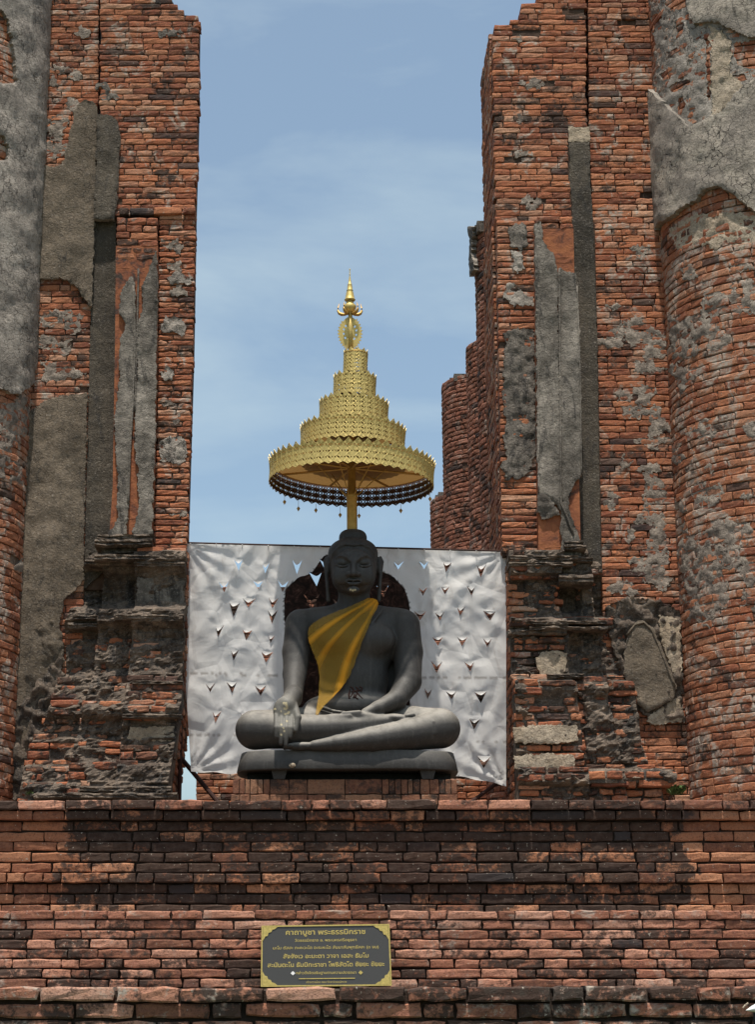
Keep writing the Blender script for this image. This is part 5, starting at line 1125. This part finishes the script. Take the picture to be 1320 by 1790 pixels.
# small hanging bells with leaf-shaped clappers
for k, (x, y) in enumerate([(494, 872), (519, 882), (551, 888), (596, 884), (763, 842), (631, 872), (707, 868)]):
    a = math.asin(max(-.99, min(.99, (x - 614) / 143))); bx, by = pxc + rB * sin(a) * .98, PY + rB * cos(a) * .98; top = Vector(tilt((bx, by, pz(850)))); m = MB(); ln = .045 if k % 2 else .03
    m.tube([top, top - Vector((0, 0, ln))], .0015, 5); c_ = top - Vector((0, 0, ln)); m.add([c_, c_ + Vector((-.013, 0, -.018)), c_ + Vector((0, .003, -.04)), c_ + Vector((.013, 0, -.018)), c_ + Vector((0, -.006, -.018))], [(0, 1, 4), (0, 4, 3), (1, 2, 4), (4, 2, 3), (0, 3, 2, 1)])
    m.obj('hanging_bell', 'gold_dark', um)

# ------------------------------------------------------------------ plaque
PLY = 10.80
pa, pb, pc, pd = (457, 1617), (681, 1614), (685, 1722), (456, 1724)
A0, B0_, C0, D0 = [P(x, y, PLY) for x, y in (pa, pb, pc, pd)]
A0.y += .03; B0_.y += .03
def pq(u, v, off=0.0):     # u 0..1 left-right, v 0..1 top-bottom
    t_ = A0.lerp(B0_, u); b_ = D0.lerp(C0, u); p = t_.lerp(b_, v); p.y -= off; return p
pg = thing('plaque', 'dark granite plaque with gold Thai lettering and a gold frame, on the brick step', 'plaque', tuple(pq(.5, 1)))
def quadbox(name, u0, v0, u1, v1, o0, o1, mat):
    m = MB(); c = [(u0, v0), (u1, v0), (u1, v1), (u0, v1)]; m.add([pq(u, v, o0) for u, v in c] + [pq(u, v, o1) for u, v in c], [(3, 2, 1, 0)[::-1], (4, 5, 6, 7)[::-1], (0, 1, 5, 4), (1, 2, 6, 5), (2, 3, 7, 6), (3, 0, 4, 7)])
    return m.obj(name, mat, pg)
quadbox('slab', .008, .012, .992, .988, -.02, .004, 'plate')
for b in ((0, 0, 1, .022), (0, .978, 1, 1), (0, .0225, .010, .9775), (.990, .0225, 1, .9775)): quadbox('frame', *b, -.022, .008, 'plate_gold')
import colorsys
for su, sv in ((0, 0), (1, 0), (0, 1), (1, 1)):
    m = MB(); pts = [(0.012, .024), (.125, .024), (.105, .06), (.085, .07), (.075, .11), (.055, .12), (.048, .17), (.03, .18), (.012, .25)]
    c = [((u if not su else 1 - u), (v if not sv else 1 - v)) for u, v in pts]; n = len(c)
    if su != sv: c = c[::-1]
    m.add([pq(u, v, .0045) for u, v in c] + [pq(u, v, .0075) for u, v in c], [tuple(range(n))[::-1], tuple(range(n, 2 * n))] + [(i, (i + 1) % n, n + (i + 1) % n, n + i) for i in range(n)])
    m.obj('corner_ornament', 'plate_gold', pg)
Wp = (B0_ - A0).length; Hp = (A0 - D0).length
def text(s, v, width, height, bold=.0):
    cu = bpy.data.curves.new('lettering', 'FONT'); cu.body = s; cu.align_x = 'CENTER'; cu.size = 1.0; cu.extrude = 0.0; cu.offset = bold; cu.resolution_u = 2
    o = bpy.data.objects.new('lettering', cu); C.objects.link(o); dg = bpy.context.evaluated_depsgraph_get(); me = bpy.data.meshes.new_from_object(o.evaluated_get(dg)); C.objects.unlink(o); bpy.data.objects.remove(o)
    me.name = 'lettering'; xs = [v_.co.x for v_ in me.vertices]
    if not xs: return
    x0_, x1_ = min(xs), max(xs); k = width / (x1_ - x0_)
    for v_ in me.vertices:
        u = .5 + (v_.co.x - (x0_ + x1_) / 2) * k; vv = v - (v_.co.y - .28) * height
        p = pq(u, vv, .0055); v_.co = p
    me.materials.clear(); obj('lettering', me, 'plate_gold', pg)
text('คาถาบูชา พระธรรมิกราช', .125, .62, .115, .018)
text('วัดธรรมิกราช อ. พระนครศรีอยุธยา', .255, .48, .062, .012)
text('นะโม ตัสสะ ภะคะวะโต อะระหะโต สัมมาสัมพุทธัสสะ (๓ จบ)', .375, .82, .066, .012)
text('สัจจังเว อะมะตา วาจา เอสะ ธัมโม', .515, .66, .095, .018)
text('สะนันตะโน ธัมมิกะราชา โพธิสัตโต ชัยยะ ชัยยะ', .655, .90, .098, .018)
text('กล่าวตั้งจิตอธิษฐานตามความปรารถนา', .785, .46, .062, .012)
text('สร้างถวายโดย คณะศรัทธาวัดธรรมิกราช', .935, .31, .045, .008)
quadbox('underline', .29, .868, .72, .882, .0045, .007, 'plate_gold')
for u in (.245, .765):
    m = MB(); c = [(u - .018, .785), (u, .75), (u + .018, .785), (u, .82)]; m.add([pq(a, b, .0065) for a, b in c], [(0, 3, 2, 1)[::-1]]); m.obj('diamond_mark', 'white_metal' if u < .5 else 'plate_gold', pg)

# ------------------------------------------------------------------ floodlight at the lower right corner, weed by the right column
fl = thing('floodlight', 'white floodlight on a dark stake, cut off by the lower right corner', 'floodlight', (P(1324, 1768, 6.4).x, 6.4, 0))
m = MB(); c_ = P(1326, 1758, 6.4)
n = 14; rings = []
for k, (w, hgt) in enumerate(((.0, .0), (.6, .5), (.95, .85), (1.0, 1.0), (.9, .9), (.55, .5), (.0, .0))):
    for j in range(n):
        a = 2 * pi * j / n; m.v.append((c_.x - .045 + k * .022, c_.y + .045 * w * cos(a), c_.z + .020 * hgt * sin(a) + .005 * (k - 3) * .9))
for k in range(6):
    for j in range(n): m.f.append((k * n + j, k * n + (j + 1) % n, (k + 1) * n + (j + 1) % n, (k + 1) * n + j))
m.obj('casing', 'white_metal', fl, True)
m = MB(); m.tube([P(1299, 1761, 6.4), P(1302, 1757, 6.4), P(1308, 1752, 6.4)], .003, 6); m.obj('bracket', 'pale', fl)
m = MB(); m.tube([(c_.x - .012, 6.4, c_.z - .02), (c_.x - .012, 6.4, 0)], .008, 8); m.obj('stake', 'black_metal_and_shade', fl)
rnd = random.Random(77)
def weed(x, y, Y, n, s, lab):
    b = P(x, y, Y); m = MB()
    for k in range(n):
        a = rnd.uniform(0, 2 * pi); l = s * rnd.uniform(.5, 1.2); w = l * .22; up_ = rnd.uniform(.3, 1.1); d = Vector((cos(a), sin(a), 0)); st_ = b + Vector((rnd.uniform(-s, s) * .7, rnd.uniform(-s, s) * .5, rnd.uniform(0, s * .6)))
        sd2 = Vector((-d.y, d.x, 0)) * w; tip = st_ + d * l * .7 + Vector((0, 0, l * up_ * .7)); mid = st_ + d * l * .4 + Vector((0, 0, l * up_ * .6))
        m.add([st_, mid + sd2, tip, mid - sd2], [(0, 1, 2), (0, 2, 3)])
    o = m.obj('weed', 'leaf'); tag(o, lab, 'plant'); o.location.z = 0
weed(1184, 1390, 12.05, 90, .055, 'small green weed growing between the right wall base and the brick column')
weed(52, 1390, 12.0, 26, .03, 'tiny green weed at the foot of the left wall')
